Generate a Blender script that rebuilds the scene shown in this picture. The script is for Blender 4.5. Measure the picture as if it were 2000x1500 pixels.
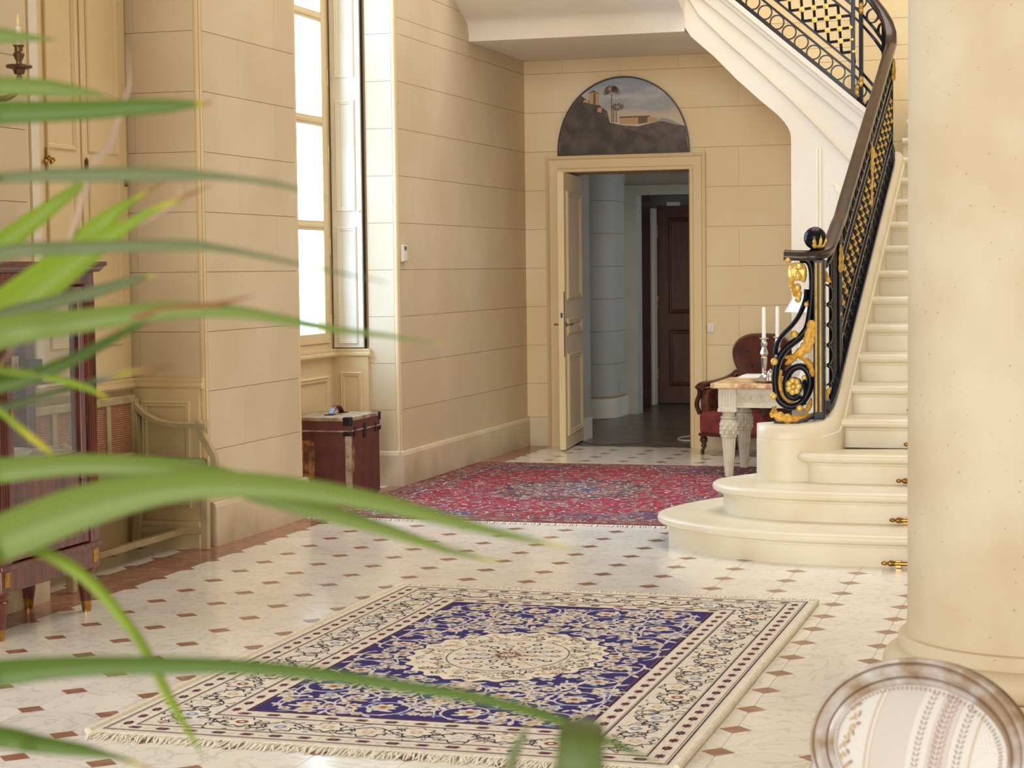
import bpy, math, random
from mathutils import Vector, Matrix
random.seed(7)
PI = math.pi
C = bpy.context.scene.collection
scene = bpy.context.scene
for o in list(bpy.data.objects): bpy.data.objects.remove(o)

# ------------------------------------------------------------------ camera
FPX, PITCH, ROLL, YAW, EYE = 3790.6, 0.0594742, -0.0115652, -0.2946612, 1.549
c_, s_ = math.cos(YAW), math.sin(YAW); cp, sp = math.cos(PITCH), math.sin(PITCH); cr, sr = math.cos(ROLL), math.sin(ROLL)
RIGHT0 = Vector((c_, -s_, 0)); FWD0 = Vector((s_, c_, 0)); ZUP = Vector((0, 0, 1))
FWD = FWD0*cp - ZUP*sp; UP0 = FWD0*sp + ZUP*cp
RIGHT = RIGHT0*cr + UP0*sr; UP = UP0*cr - RIGHT0*sr
cam = bpy.data.cameras.new('camera'); camo = bpy.data.objects.new('camera', cam); C.objects.link(camo)
mw = Matrix((RIGHT, UP, -FWD)).transposed().to_4x4(); mw.translation = Vector((0, 0, EYE)); camo.matrix_world = mw
cam.sensor_width = 36.0; cam.lens = FPX/2000*36.0; cam.clip_start = .05; cam.clip_end = 200
cam.dof.use_dof = True; cam.dof.focus_distance = 11.5; cam.dof.aperture_fstop = 10.0
scene.camera = camo
def ray(px, py): return FWD + RIGHT*((px-1000)/FPX) - UP*((py-750)/FPX)
def at(px, py, d): return Vector((0, 0, EYE)) + ray(px, py)*d

# ------------------------------------------------------------------ world, lights, exposure
scene.view_settings.view_transform = 'Standard'; scene.view_settings.look = 'None'
scene.view_settings.exposure = 0.14; scene.view_settings.gamma = 1.0; scene.view_settings.use_curve_mapping = False
wd = bpy.data.worlds.new('sky'); scene.world = wd; wd.use_nodes = True
bg = wd.node_tree.nodes['Background']; bg.inputs[0].default_value = (.95, .98, 1.0, 1); bg.inputs[1].default_value = .65
def area(name, loc, rot, sx, sy, power, col=(1, 1, 1)):
    l = bpy.data.lights.new(name, 'AREA'); l.shape = 'RECTANGLE'; l.size = sx; l.size_y = sy; l.energy = power; l.color = col
    o = bpy.data.objects.new(name, l); C.objects.link(o); o.location = loc; o.rotation_euler = rot
    return o
# daylight through the tall windows of the left wall (each lamp stands outside its opening, facing in)
area('day_and_fill_light', (-6.3, 12.15, 3.2), (0, -PI/2, 0), 4.6, 2.2, 420, (.40, .67, 1.0))
area('day_and_fill_light', (-6.3, 5.3, 3.2), (0, -PI/2, 0), 4.6, 2.2, 110, (.92, .97, 1.0))
area('day_and_fill_light', (-6.3, 2.0, 3.2), (0, -PI/2, 0), 4.6, 2.2, 20, (.92, .97, 1.0))
# added fill light far behind the camera, unseen, brightening the back wall
area('day_and_fill_light', (-3, -33, 6.0), (math.radians(94), 0, math.radians(-3)), 24, 13, 9200, (1.0, .96, .89))
# added overhead fill light, unseen, brightening the stairs and far hall
area('day_and_fill_light', (-1.6, 12.4, 6.9), (0, 0, 0), 4.5, 5.0, 225, (1.0, .96, .90))
# daylight from a window of the corridor beyond the door, out of view to the right
area('day_and_fill_light', (-2.3, 19.0, 1.4), (0, PI/2, 0), 1.8, 1.6, 7, (.62, .78, 1.0))
area('day_and_fill_light', (-2.4, 20.9, 1.3), (0, PI/2, 0), 1.6, .7, 4, (.62, .78, 1.0))

# ------------------------------------------------------------------ materials
def lin(r, g, b):
    f = lambda v: v/12.92 if v <= .04045 else ((v+.055)/1.055)**2.4
    return (f(r/255), f(g/255), f(b/255))
def mat(name, col, rough=.5, metal=0., col2=None, vscale=3., vlo=.4, vhi=.65, rand=0., bump=0., bscale=60., coat=0., spec=.5, detail=5., stretch=None):
    m = bpy.data.materials.new(name); m.use_nodes = True; nt = m.node_tree; N = nt.nodes; L = nt.links
    b = N['Principled BSDF']; b.inputs['Roughness'].default_value = rough; b.inputs['Metallic'].default_value = metal
    b.inputs['Coat Weight'].default_value = coat; b.inputs['Coat Roughness'].default_value = .1
    b.inputs['Specular IOR Level'].default_value = spec
    col = (*col, 1)
    b.inputs['Base Color'].default_value = col; m.diffuse_color = col
    src = None
    if col2 or rand or bump:
        geo = N.new('ShaderNodeNewGeometry'); pos = geo.outputs['Position']
        if stretch:
            mp = N.new('ShaderNodeVectorMath'); mp.operation = 'MULTIPLY'; mp.inputs[1].default_value = stretch; L.new(pos, mp.inputs[0]); pos = mp.outputs[0]
    if col2:
        nz = N.new('ShaderNodeTexNoise'); nz.inputs['Scale'].default_value = vscale; nz.inputs['Detail'].default_value = detail
        L.new(pos, nz.inputs['Vector'])
        rp = N.new('ShaderNodeValToRGB'); rp.color_ramp.elements[0].position = vlo; rp.color_ramp.elements[1].position = vhi
        rp.color_ramp.elements[0].color = col; rp.color_ramp.elements[1].color = (*col2, 1)
        L.new(nz.outputs['Fac'], rp.inputs['Fac']); src = rp.outputs['Color']
    if rand:
        oi = N.new('ShaderNodeObjectInfo'); mr = N.new('ShaderNodeMapRange'); mr.inputs['To Min'].default_value = 1-rand; mr.inputs['To Max'].default_value = 1+rand*.5
        L.new(oi.outputs['Random'], mr.inputs['Value'])
        mx = N.new('ShaderNodeVectorMath'); mx.operation = 'SCALE'
        if src: L.new(src, mx.inputs[0])
        else: mx.inputs[0].default_value = col[:3]
        L.new(mr.outputs[0], mx.inputs['Scale']); src = mx.outputs[0]
    if src: L.new(src, b.inputs['Base Color'])
    if bump:
        n2 = N.new('ShaderNodeTexNoise'); n2.inputs['Scale'].default_value = bscale; n2.inputs['Detail'].default_value = 4; L.new(pos, n2.inputs['Vector'])
        bp = N.new('ShaderNodeBump'); bp.inputs['Strength'].default_value = bump; bp.inputs['Distance'].default_value = .004
        L.new(n2.outputs['Fac'], bp.inputs['Height']); L.new(bp.outputs[0], b.inputs['Normal'])
    return m
STONE = mat('wall_stone', lin(214, 195, 162), .75, col2=lin(223, 206, 176), vscale=1.4, rand=.03, bump=.15, bscale=35)
BRIGHTST = mat('brightened_back_stone', lin(234, 212, 168), .75, col2=lin(238, 220, 182), vscale=1.4, rand=.03, bump=.15, bscale=35)  # yellower wall stone, its colour raised to stand in for light missing there
OUTST = mat('pale_limestone', lin(246, 244, 240), .8)
JOINT = mat('wall_joint', lin(176, 146, 108), .9)
BASEST = mat('base_stone', lin(220, 203, 174), .7, col2=lin(205, 184, 150), vscale=2.2, vlo=.45, vhi=.75, bump=.2, bscale=30)
WOOD = mat('cream_paint', lin(229, 206, 162), .5, col2=lin(221, 196, 150), vscale=1.2)
WHITEWOOD = mat('pale_paint', lin(238, 230, 214), .45, col2=lin(232, 220, 198), vscale=1.)
PLASTER = mat('plaster', lin(238, 229, 216), .7, col2=lin(232, 220, 203), vscale=1.)
STAIR = mat('stair_stone', lin(237, 228, 206), .38, col2=lin(226, 211, 180), vscale=3., vlo=.45, vhi=.8, bump=.06, bscale=30)
COLST = mat('column_stone', lin(216, 202, 174), .6, col2=lin(203, 184, 150), vscale=2.0, bump=.25, bscale=55)
REDM = mat('red_marble', lin(154, 106, 88), .22, col2=lin(182, 140, 120), vscale=14, vlo=.45, vhi=.75, rand=.15)
GROUT = mat('grout', lin(150, 135, 115), .8)
IRON = mat('black_iron', (.006, .006, .012), .24, spec=.2)
RAILW = mat('rail_wood', lin(58, 40, 30), .28, col2=lin(42, 28, 22), vscale=12, coat=.3)
GOLD = mat('gilding', lin(238, 202, 112), .38, .5, col2=lin(196, 150, 66), vscale=40, vlo=.45, vhi=.8)
BRASS = mat('brass', lin(196, 150, 74), .3, .9, col2=lin(130, 92, 42), vscale=30)
BRONZE = mat('bronze', lin(126, 96, 66), .4, .6, col2=lin(82, 60, 42), vscale=25)
SILVER = mat('silver', lin(214, 204, 196), .2, .95)
MAHOG = mat('mahogany', lin(118, 58, 46), .25, col2=lin(78, 36, 32), vscale=5, coat=.4, stretch=(6, 6, .6))
LEATHER = mat('oxblood_leather', lin(92, 34, 28), .35, col2=lin(62, 22, 20), vscale=8, coat=.2)
VELVET = mat('red_velvet', lin(138, 58, 54), .85, col2=lin(112, 44, 44), vscale=9)
WORNLEA = mat('worn_leather', lin(112, 62, 40), .5, col2=lin(70, 30, 24), vscale=24, vlo=.4, vhi=.6)
DARKWOOD = mat('dark_wood', lin(70, 38, 28), .35, col2=lin(50, 26, 20), vscale=6, stretch=(5, 5, .6))
GREYPAINT = mat('grey_paint', lin(218, 207, 182), .55, col2=lin(202, 188, 158), vscale=14, vlo=.45, vhi=.7)
BRECCIA = mat('breccia', lin(226, 196, 146), .25, col2=lin(178, 116, 66), vscale=18, vlo=.45, vhi=.65)
BENCHP = mat('bench_paint', lin(196, 178, 142), .6, col2=lin(178, 158, 122), vscale=8)
CANE = mat('cane', lin(186, 132, 104), .7, col2=lin(200, 150, 120), vscale=20)
GREENCL = mat('green_cloth', lin(128, 146, 96), .85, col2=lin(114, 132, 84), vscale=20)
TRUNKM = mat('trunk_canvas', lin(106, 58, 48), .7, col2=lin(92, 46, 40), vscale=10, bump=.3, bscale=150)
TRUNKW = mat('trunk_worn', lin(176, 124, 84), .8, col2=lin(112, 66, 48), vscale=26, vlo=.42, vhi=.58)
TRUNKE = mat('trunk_edge', lin(184, 166, 140), .7, col2=lin(140, 112, 88), vscale=16)
BLACKM = mat('black_metal', lin(38, 32, 34), .4, .4)
WAX = mat('wax', lin(246, 240, 222), .5)
PAPER = mat('paper', lin(246, 244, 240), .7)
BUFF = mat('buff_paper', lin(222, 186, 140), .7)
PLASTIC = mat('white_plastic', lin(232, 228, 220), .4)
SCREEN = mat('grey_screen', lin(86, 90, 88), .2)
SHADE = mat('lamp_shade', lin(240, 240, 244), .8)
CORR = mat('corridor_stone', lin(196, 192, 178), .8, col2=lin(184, 178, 164), vscale=2)
PARQ = mat('parquet', lin(120, 104, 88), .35, col2=lin(86, 74, 64), vscale=6, stretch=(1, 6, 1))
PARQB = mat('parquet_oak', lin(128, 110, 92), .3, col2=lin(100, 86, 74), vscale=8, rand=.25)
BROWNDOOR = mat('brown_door', lin(98, 56, 42), .4, col2=lin(80, 44, 34), vscale=5, stretch=(6, 6, .5))
CHAIRFR = mat('chair_frame', lin(164, 138, 112), .3, col2=lin(214, 208, 204), vscale=14, vlo=.45, vhi=.64, coat=.3)
CHAIRBR = mat('chair_line', lin(128, 92, 62), .45, col2=lin(150, 114, 80), vscale=30)
POT = mat('glazed_pot', lin(236, 232, 224), .2)
BARK = mat('bark', lin(122, 96, 66), .8, col2=lin(90, 70, 48), vscale=30)
SOIL = mat('soil', lin(60, 44, 34), .95)
CEILM = mat('ceiling_paint', lin(236, 228, 212), .8)
def pits(m, scale=26., dark=.62, thr=.16):
    nt = m.node_tree; N = nt.nodes; L = nt.links; b = N['Principled BSDF']; src = b.inputs['Base Color'].links[0].from_socket
    g = N.new('ShaderNodeNewGeometry'); v = N.new('ShaderNodeTexVoronoi'); v.inputs['Scale'].default_value = scale; L.new(g.outputs['Position'], v.inputs['Vector'])
    n = N.new('ShaderNodeTexNoise'); n.inputs['Scale'].default_value = 5.; L.new(g.outputs['Position'], n.inputs['Vector'])
    mu = N.new('ShaderNodeMath'); mu.operation = 'DIVIDE'; L.new(v.outputs['Distance'], mu.inputs[0]); L.new(n.outputs['Fac'], mu.inputs[1])
    mr = N.new('ShaderNodeMapRange'); mr.inputs['From Min'].default_value = thr*.7; mr.inputs['From Max'].default_value = thr; mr.inputs['To Min'].default_value = dark; mr.inputs['To Max'].default_value = 1; L.new(mu.outputs[0], mr.inputs['Value'])
    sc = N.new('ShaderNodeVectorMath'); sc.operation = 'SCALE'; L.new(src, sc.inputs[0]); L.new(mr.outputs[0], sc.inputs['Scale']); L.new(sc.outputs[0], b.inputs['Base Color'])
pits(COLST)
def damp(m):
    nt = m.node_tree; N = nt.nodes; L = nt.links; b = N['Principled BSDF']; src = b.inputs['Base Color'].links[0].from_socket
    g = N.new('ShaderNodeNewGeometry'); s = N.new('ShaderNodeSeparateXYZ'); L.new(g.outputs['Position'], s.inputs[0])
    n = N.new('ShaderNodeTexNoise'); n.inputs['Scale'].default_value = 3.2; n.inputs['Detail'].default_value = 7; L.new(g.outputs['Position'], n.inputs['Vector'])
    a = N.new('ShaderNodeMath'); a.operation = 'MULTIPLY_ADD'; a.inputs[1].default_value = -1.1; L.new(s.outputs['Z'], a.inputs[0]); L.new(n.outputs['Fac'], a.inputs[2])
    mr = N.new('ShaderNodeMapRange'); mr.inputs['From Min'].default_value = .38; mr.inputs['From Max'].default_value = .60; mr.inputs['To Min'].default_value = 1.; mr.inputs['To Max'].default_value = .8; L.new(a.outputs[0], mr.inputs['Value'])
    sc = N.new('ShaderNodeVectorMath'); sc.operation = 'SCALE'; L.new(src, sc.inputs[0]); L.new(mr.outputs[0], sc.inputs['Scale']); L.new(sc.outputs[0], b.inputs['Base Color'])
damp(BASEST)
def glass_mat(name, fac=.08, tint=(1, 1, 1)):
    m = bpy.data.materials.new(name); m.use_nodes = True; nt = m.node_tree; N = nt.nodes; L = nt.links; N.clear()
    o = N.new('ShaderNodeOutputMaterial'); t = N.new('ShaderNodeBsdfTransparent'); g = N.new('ShaderNodeBsdfGlossy'); mx = N.new('ShaderNodeMixShader')
    t.inputs[0].default_value = (*tint, 1); g.inputs['Roughness'].default_value = .02; mx.inputs[0].default_value = fac
    L.new(t.outputs[0], mx.inputs[1]); L.new(g.outputs[0], mx.inputs[2]); L.new(mx.outputs[0], o.inputs[0])
    return m
GLASS = glass_mat('window_glass', .06); CABGLASS = glass_mat('cabinet_glass', .10, (.96, .97, .96))
def marble(name, c0, c1):
    m = bpy.data.materials.new(name); m.use_nodes = True; nt = m.node_tree; N = nt.nodes; L = nt.links; b = N['Principled BSDF']
    b.inputs['Roughness'].default_value = .17; b.inputs['Specular IOR Level'].default_value = .5
    geo = N.new('ShaderNodeNewGeometry')
    sn = N.new('ShaderNodeVectorMath'); sn.operation = 'SNAP'; sn.inputs[1].default_value = (.31, .31, 1)
    ad = N.new('ShaderNodeVectorMath'); ad.operation = 'ADD'; ad.inputs[1].default_value = (-.0801, -.1528, .0)
    L.new(geo.outputs['Position'], ad.inputs[0]); L.new(ad.outputs[0], sn.inputs[0])
    wn = N.new('ShaderNodeTexWhiteNoise'); L.new(sn.outputs[0], wn.inputs['Vector'])
    sc = N.new('ShaderNodeVectorMath'); sc.operation = 'SCALE'; sc.inputs['Scale'].default_value = 9; L.new(wn.outputs['Color'], sc.inputs[0])
    a2 = N.new('ShaderNodeVectorMath'); a2.operation = 'ADD'; L.new(geo.outputs['Position'], a2.inputs[0]); L.new(sc.outputs[0], a2.inputs[1])
    nz = N.new('ShaderNodeTexNoise'); nz.inputs['Scale'].default_value = 5; nz.inputs['Detail'].default_value = 8; nz.inputs['Distortion'].default_value = 1.6; L.new(a2.outputs[0], nz.inputs['Vector'])
    rp = N.new('ShaderNodeValToRGB'); e = rp.color_ramp.elements
    e[0].position = .40; e[0].color = (*c0, 1); e[1].position = .58; e[1].color = (*c0, 1)
    k = e.new(.495); k.color = (*c1, 1); k2 = e.new(.465); k2.color = (*c0, 1); k3 = e.new(.52); k3.color = (*c0, 1)
    L.new(nz.outputs['Fac'], rp.inputs['Fac'])
    mr = N.new('ShaderNodeMapRange'); mr.inputs['To Min'].default_value = .93; mr.inputs['To Max'].default_value = 1.03; L.new(wn.outputs['Value'], mr.inputs['Value'])
    mx = N.new('ShaderNodeVectorMath'); mx.operation = 'SCALE'; L.new(rp.outputs[0], mx.inputs[0]); L.new(mr.outputs[0], mx.inputs['Scale']); L.new(mx.outputs[0], b.inputs['Base Color'])
    return m
MARBLE = marble('white_marble', lin(246, 241, 233), lin(222, 216, 208))
def vcol_mat(name, rough=.45, spec=.4, trans=0.):
    m = bpy.data.materials.new(name); m.use_nodes = True; nt = m.node_tree; N = nt.nodes; b = N['Principled BSDF']
    a = N.new('ShaderNodeAttribute'); a.attribute_name = 'Col'; nt.links.new(a.outputs['Color'], b.inputs['Base Color']); b.inputs['Roughness'].default_value = rough
    b.inputs['Specular IOR Level'].default_value = spec
    if trans:
        t = N.new('ShaderNodeBsdfTranslucent'); nt.links.new(a.outputs['Color'], t.inputs[0]); mx = N.new('ShaderNodeMixShader'); mx.inputs[0].default_value = trans
        o = N['Material Output']; nt.links.new(b.outputs[0], mx.inputs[1]); nt.links.new(t.outputs[0], mx.inputs[2]); nt.links.new(mx.outputs[0], o.inputs[0])
    return m
LEAFM = vcol_mat('leaf', .42, .4, .35)

# ------------------------------------------------------------------ mesh helpers
class MB:
    def __init__(s): s.v = []; s.f = []; s.m = []; s.cm = 0
    def add(s, vs, fs, mi=None):
        k = len(s.v); s.v += [tuple(p) for p in vs]; s.f += [tuple(i+k for i in f) for f in fs]; s.m += [s.cm if mi is None else mi]*len(fs); return s
    def box(s, x0, y0, z0, x1, y1, z1, mi=None):
        return s.add([(x0, y0, z0), (x1, y0, z0), (x1, y1, z0), (x0, y1, z0), (x0, y0, z1), (x1, y0, z1), (x1, y1, z1), (x0, y1, z1)],
                     [(0, 3, 2, 1), (4, 5, 6, 7), (0, 1, 5, 4), (1, 2, 6, 5), (2, 3, 7, 6), (3, 0, 4, 7)], mi)
    def lathe(s, prof, c=(0, 0, 0), n=20, mi=None, axis='z', ang=0.):
        vs = []; fs = []; m = len(prof)
        for i in range(n):
            a = 2*PI*i/n+ang
            for r, h in prof:
                p = (r*math.cos(a), r*math.sin(a), h)
                if axis == 'x': p = (p[2], p[0], p[1])
                if axis == 'y': p = (p[1], p[2], p[0])
                vs.append((c[0]+p[0], c[1]+p[1], c[2]+p[2]))
        for i in range(n):
            j = (i+1) % n
            for k in range(m-1): fs.append((i*m+k, j*m+k, j*m+k+1, i*m+k+1))
        fs.append(tuple(i*m for i in range(n))[::-1]); fs.append(tuple(i*m+m-1 for i in range(n)))
        return s.add(vs, fs, mi)
    def sweep(s, path, sect, up=(0, 0, 1), closed=False, caps=True, scale=None, mi=None):
        """sect: (a, b) points; a along side = T x up, b along the up made square to the path"""
        P = [Vector(p) for p in path]; n = len(P); m = len(sect); vs = []; fs = []
        for i in range(n):
            if closed: T = P[(i+1) % n]-P[i-1]
            else: T = P[min(i+1, n-1)]-P[max(i-1, 0)]
            T.normalize(); u = Vector(up(i) if callable(up) else up); S = T.cross(u)
            if S.length < 1e-6: S = T.orthogonal()
            S.normalize(); U = S.cross(T); k = scale[i] if scale else 1.
            for a, b in sect: vs.append(P[i]+S*(a*k)+U*(b*k))
        for i in range(n if closed else n-1):
            j = (i+1) % n
            for k in range(m):
                l = (k+1) % m; fs.append((i*m+k, i*m+l, j*m+l, j*m+k))
        if not closed and caps: fs.append(tuple(range(m))[::-1]); fs.append(tuple((n-1)*m+k for k in range(m)))
        return s.add(vs, fs, mi)
    def tube(s, path, r, n=8, closed=False, scale=None, mi=None, up=(0, 0, 1)):
        return s.sweep(path, [(r*math.cos(2*PI*k/n), r*math.sin(2*PI*k/n)) for k in range(n)], up, closed, True, scale, mi)
    def prism(s, poly, axis, a, b, mi=None):
        """poly in the two other axes (x,y for z; x,z for y; y,z for x), from a to b along the axis"""
        def P(p, h): return (p[0], p[1], h) if axis == 'z' else ((p[0], h, p[1]) if axis == 'y' else (h, p[0], p[1]))
        n = len(poly)
        return s.add([P(p, a) for p in poly]+[P(p, b) for p in poly], [tuple(range(n))[::-1], tuple(range(n, 2*n))]+[(i, (i+1) % n, n+(i+1) % n, n+i) for i in range(n)], mi)
    def ball(s, c, r, n=12, sz=1., mi=None, sx=1., sy=1.):
        vs = []; fs = []; h = n//2
        for i in range(1, h):
            for j in range(n):
                a = PI*i/h; b = 2*PI*j/n; vs.append((c[0]+sx*r*math.sin(a)*math.cos(b), c[1]+sy*r*math.sin(a)*math.sin(b), c[2]+r*sz*math.cos(a)))
        vs += [(c[0], c[1], c[2]+r*sz), (c[0], c[1], c[2]-r*sz)]; t = len(vs)-2
        for j in range(n):
            k = (j+1) % n; fs.append((t, j, k)); fs.append((t+1, (h-2)*n+k, (h-2)*n+j))
            for i in range(h-2): fs.append((i*n+j, (i+1)*n+j, (i+1)*n+k, i*n+k))
        return s.add(vs, fs, mi)
    def build(s, name, ms, parent=None, smooth=False, bev=0., seg=2, local=False, kind=None):
        me = bpy.data.meshes.new(name); o = Vector((0, 0, 0))
        if parent is not None and not local:
            p = parent
            while p is not None: o += p.location; p = p.parent
        me.from_pydata([tuple(Vector(v)-o) for v in s.v], [], s.f)
        ms = ms if isinstance(ms, (list, tuple)) else [ms]
        for m in ms: me.materials.append(m)
        me.polygons.foreach_set('material_index', s.m)
        if smooth: me.polygons.foreach_set('use_smooth', [True]*len(me.polygons)); me.set_sharp_from_angle(angle=math.radians(38))
        me.validate(); me.update()
        ob = bpy.data.objects.new(name, me); C.objects.link(ob)
        if parent is not None: ob.parent = parent
        if bev:
            b = ob.modifiers.new('edge', 'BEVEL'); b.width = bev; b.segments = seg; b.limit_method = 'ANGLE'; b.angle_limit = math.radians(40)
        if kind: ob['kind'] = kind
        return ob
def tag(o, label=None, cat=None, group=None, kind=None):
    if label: o['label'] = label
    if cat: o['category'] = cat
    if group: o['group'] = group
    if kind: o['kind'] = kind
    return o
def empty(name, loc, label, cat, rz=0., group=None, kind=None):
    o = bpy.data.objects.new(name, None); C.objects.link(o); o.location = loc; o.rotation_euler = (0, 0, rz); o.empty_display_size = .1
    return tag(o, label, cat, group, kind)
def inst(me_ob, loc, parent, name=None, rot=None, scale=None):
    o = me_ob.copy(); C.objects.link(o); o.parent = parent; o.location = loc
    if rot is not None: o.rotation_euler = rot
    if scale is not None: o.scale = scale
    return o
def crom(pts, n=8, closed=False):
    P = [Vector(p) for p in pts]; out = []; N = len(P)
    for i in range(N if closed else N-1):
        a = P[(i-1) % N] if closed or i > 0 else P[0]*2-P[1]; b = P[i]; c = P[(i+1) % N]; d = P[(i+2) % N] if closed or i+2 < N else P[-1]*2-P[-2]
        for k in range(n):
            t = k/n; out.append(.5*((2*b)+(c-a)*t+(2*a-5*b+4*c-d)*t*t+(3*b-a-3*c+d)*t**3))
    if not closed: out.append(P[-1])
    return out
def rects_minus(r, holes):
    out = [r]
    for h in holes:
        nx = []
        for (a, b, c, d) in out:
            e, f, g, i = max(a, h[0]), max(b, h[1]), min(c, h[2]), min(d, h[3])
            if e >= g-1e-4 or f >= i-1e-4: nx.append((a, b, c, d)); continue
            if a < e: nx.append((a, b, e, d))
            if g < c: nx.append((g, b, c, d))
            if b < f: nx.append((e, b, g, f))
            if i < d: nx.append((e, i, g, d))
        out = nx
    return [q for q in out if q[2]-q[0] > .012 and q[3]-q[1] > .012]
COURSE = .335; Z0C = 1.549-COURSE*4      # joints of the stone courses
def blocks(parent, axis, plane, out, u0, u1, z0, z1, holes=(), length=1.0, shift=0., m=STONE, name='stone_block'):
    """stone slabs 6 mm proud of the plane; axis 'x': the wall runs along x and faces out*y; 'y': it runs along y and faces out*x"""
    g = .0016; k = -8; t = .005; gv = .0007
    while Z0C+k*COURSE < z1:
        a, b = Z0C+k*COURSE, Z0C+(k+1)*COURSE
        off = shift+(length/2 if k % 2 else 0); n = math.floor((u0-off)/length)
        while off+n*length < u1:
            r = (max(u0, off+n*length), max(a, z0), min(u1, off+(n+1)*length), min(b, z1))
            if r[2]-r[0] > .01 and r[3]-r[1] > .01:
                for q in rects_minus(r, holes):
                    mb = MB(); p0, p1 = sorted((plane-out*.002, plane+out*t))
                    if axis == 'x': mb.box(q[0]+gv, p0, q[1]+g, q[2]-gv, p1, q[3]-g)
                    else: mb.box(p0, q[0]+gv, q[1]+g, p1, q[2]-gv, q[3]-g)
                    mb.build(name, m, parent)
            n += 1
        k += 1
def panel(mb, axis, plane, out, u0, u1, z0, z1, w=.035, d=.014):
    """a raised picture-frame moulding on a wall plane"""
    prof = [(0, 0), (0, d*.5), (w*.3, d), (w*.5, d*.6), (w*.75, d*.7), (w, d*.15), (w, 0)]
    for i in range(len(prof)-1):
        (a, h), (b, k) = prof[i], prof[i+1]
        def ring(q, hh):
            cs = [(u0+q, z0+q), (u1-q, z0+q), (u1-q, z1-q), (u0+q, z1-q)]; y = plane+out*hh
            return [(c[0], y, c[1]) if axis == 'x' else (y, c[0], c[1]) for c in cs]
        mb.add(ring(a, h)+ring(b, k), [(j, (j+1) % 4, 4+(j+1) % 4, 4+j) for j in range(4)])
    return mb
def structure(name, loc=(0, 0, 0)):
    o = bpy.data.objects.new(name, None); C.objects.link(o); o.location = loc; o['kind'] = 'structure'; return o

# ================================================================== floor
T = .31; PX, PY = .0801, .1528; HD = .18*T
WX = -4.80                      # face of the left wall
BY = 16.27                      # face of the back wall
def inside(x, y):
    if y > BY-.02 or x > 3.2 or y < -1.5: return False
    if x > WX-.15: return True
    return x > -5.4 and (8.0 < y < 9.95 or 11.2 < y < 13.1)
fb = MB()
fb.box(-5.6, -1.6, -.12, 3.3, 16.3, -.018)
floor = fb.build('floor', GROUT); floor['kind'] = 'structure'
def in_view(x, y):
    p = Vector((x, y, -EYE)); d = p.dot(FWD)
    if d < .5: return None
    u = 1000+FPX*p.dot(RIGHT)/d; v = 750-FPX*p.dot(UP)/d
    return d if -60 < u < 1800 and v < 1570 else None
OCT = [(-T/2+HD, -T/2), (T/2-HD, -T/2), (T/2, -T/2+HD), (T/2, T/2-HD), (T/2-HD, T/2), (-T/2+HD, T/2), (-T/2, T/2-HD), (-T/2, -T/2+HD)]
def shrink(poly, g): 
    return [(x*(1-g/max(.01, math.hypot(x, y))), y*(1-g/max(.01, math.hypot(x, y)))) for x, y in poly]
def tile_mesh(poly, h=0.): return MB().prism(shrink(poly, .0011), 'z', -.02, h)
octs = []; cabs = []
for i in range(-20, 13):
    for j in range(-6, 54):
        x, y = PX+i*T, PY+j*T
        if inside(x+T/2, y+T/2): octs.append((x+T/2, y+T/2))
        if inside(x, y): cabs.append((x, y))
def covered(x, y):
    return (-3.15 < x < -1.33 and 5.9 < y < 8.75) or (-4.6 < x < -2.45 and 11.4 < y < 14.5) or (x > -1.9 and y > 10.1) or (x > -2.2 and y > 10.6) or (x > -.62 and y > 6.4)
def lay(pts, poly, name, matf):
    vis = []; rest = []
    for p in pts:
        d = in_view(*p)
        (vis if d and not covered(*p) else rest).append((d or 99, p))
    vis.sort(); near = [p for _, p in vis[:290]]; rest = [p for _, p in vis[290:]]+[p for _, p in rest]
    proto = {}
    for p in near:
        m = matf(*p)
        if m.name not in proto:
            o = tile_mesh(poly).build(name, m, floor); proto[m.name] = o; o.location = (p[0], p[1], 0)
        else: inst(proto[m.name], (p[0], p[1], 0), floor)
    mb = MB(); ms = []
    for p in rest:
        m = matf(*p)
        if m not in ms: ms.append(m)
        q = tile_mesh(poly); mb.add([(a+p[0], b+p[1], c) for a, b, c in q.v], q.f, ms.index(m))
    if rest: mb.build(name+'s_beyond', ms, floor, kind='stuff')
CAB = [(-HD, 0), (0, -HD), (HD, 0), (0, HD)]
lay(octs, OCT, 'floor_tile', lambda x, y: REDM if (-4.88 < x < -4.57) else MARBLE)
lay(cabs, CAB, 'floor_inlay', lambda x, y: REDM)

# ================================================================== walls
ZC = 7.0
def wall_box(name, x0, y0, z0, x1, y1, z1, m=JOINT, parent=None):
    o = MB().box(x0, y0, z0, x1, y1, z1).build(name, m, parent)
    if parent is None: o['kind'] = 'structure'
    return o
# left wall, piers between the window niches
wl = wall_box('wall_left', -5.8, 13.05, -.02, WX, BY+.0, ZC)
blocks(wl, 'y', WX, 1, 13.05+.03, BY, .25, 3.34, length=1.05, shift=.26)
blocks(wl, 'y', WX, 1, 13.05+.03, 14.78, 3.34, 4.3, length=1.05, shift=.26)
blocks(wl, 'x', 13.05, -1, -5.03, WX-.03, .25, 4.3, length=2., shift=.4)
wp = wall_box('wall_left_pier', -5.8, 9.9, -.02, WX, 11.25, ZC)
blocks(wp, 'y', WX, 1, 9.93, 11.21, .25, 4.3, length=1.05, shift=.42)
blocks(wp, 'x', 9.9, -1, -5.257, WX-.03, .95, 4.3, length=.9, shift=.2)
wa = wall_box('wall_left_near', -5.8, 6.5, -.02, WX, 8.08, ZC)
blocks(wa, 'y', WX, 1, 6.9, 8.05, .25, 4.3, length=1.05, shift=.3)
for k, (a, b) in enumerate(((3.5, 4.2), (-1.6, .9))):
    wall_box('wall_left_rear', -5.8, a, -.02, WX, b, ZC)
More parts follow.
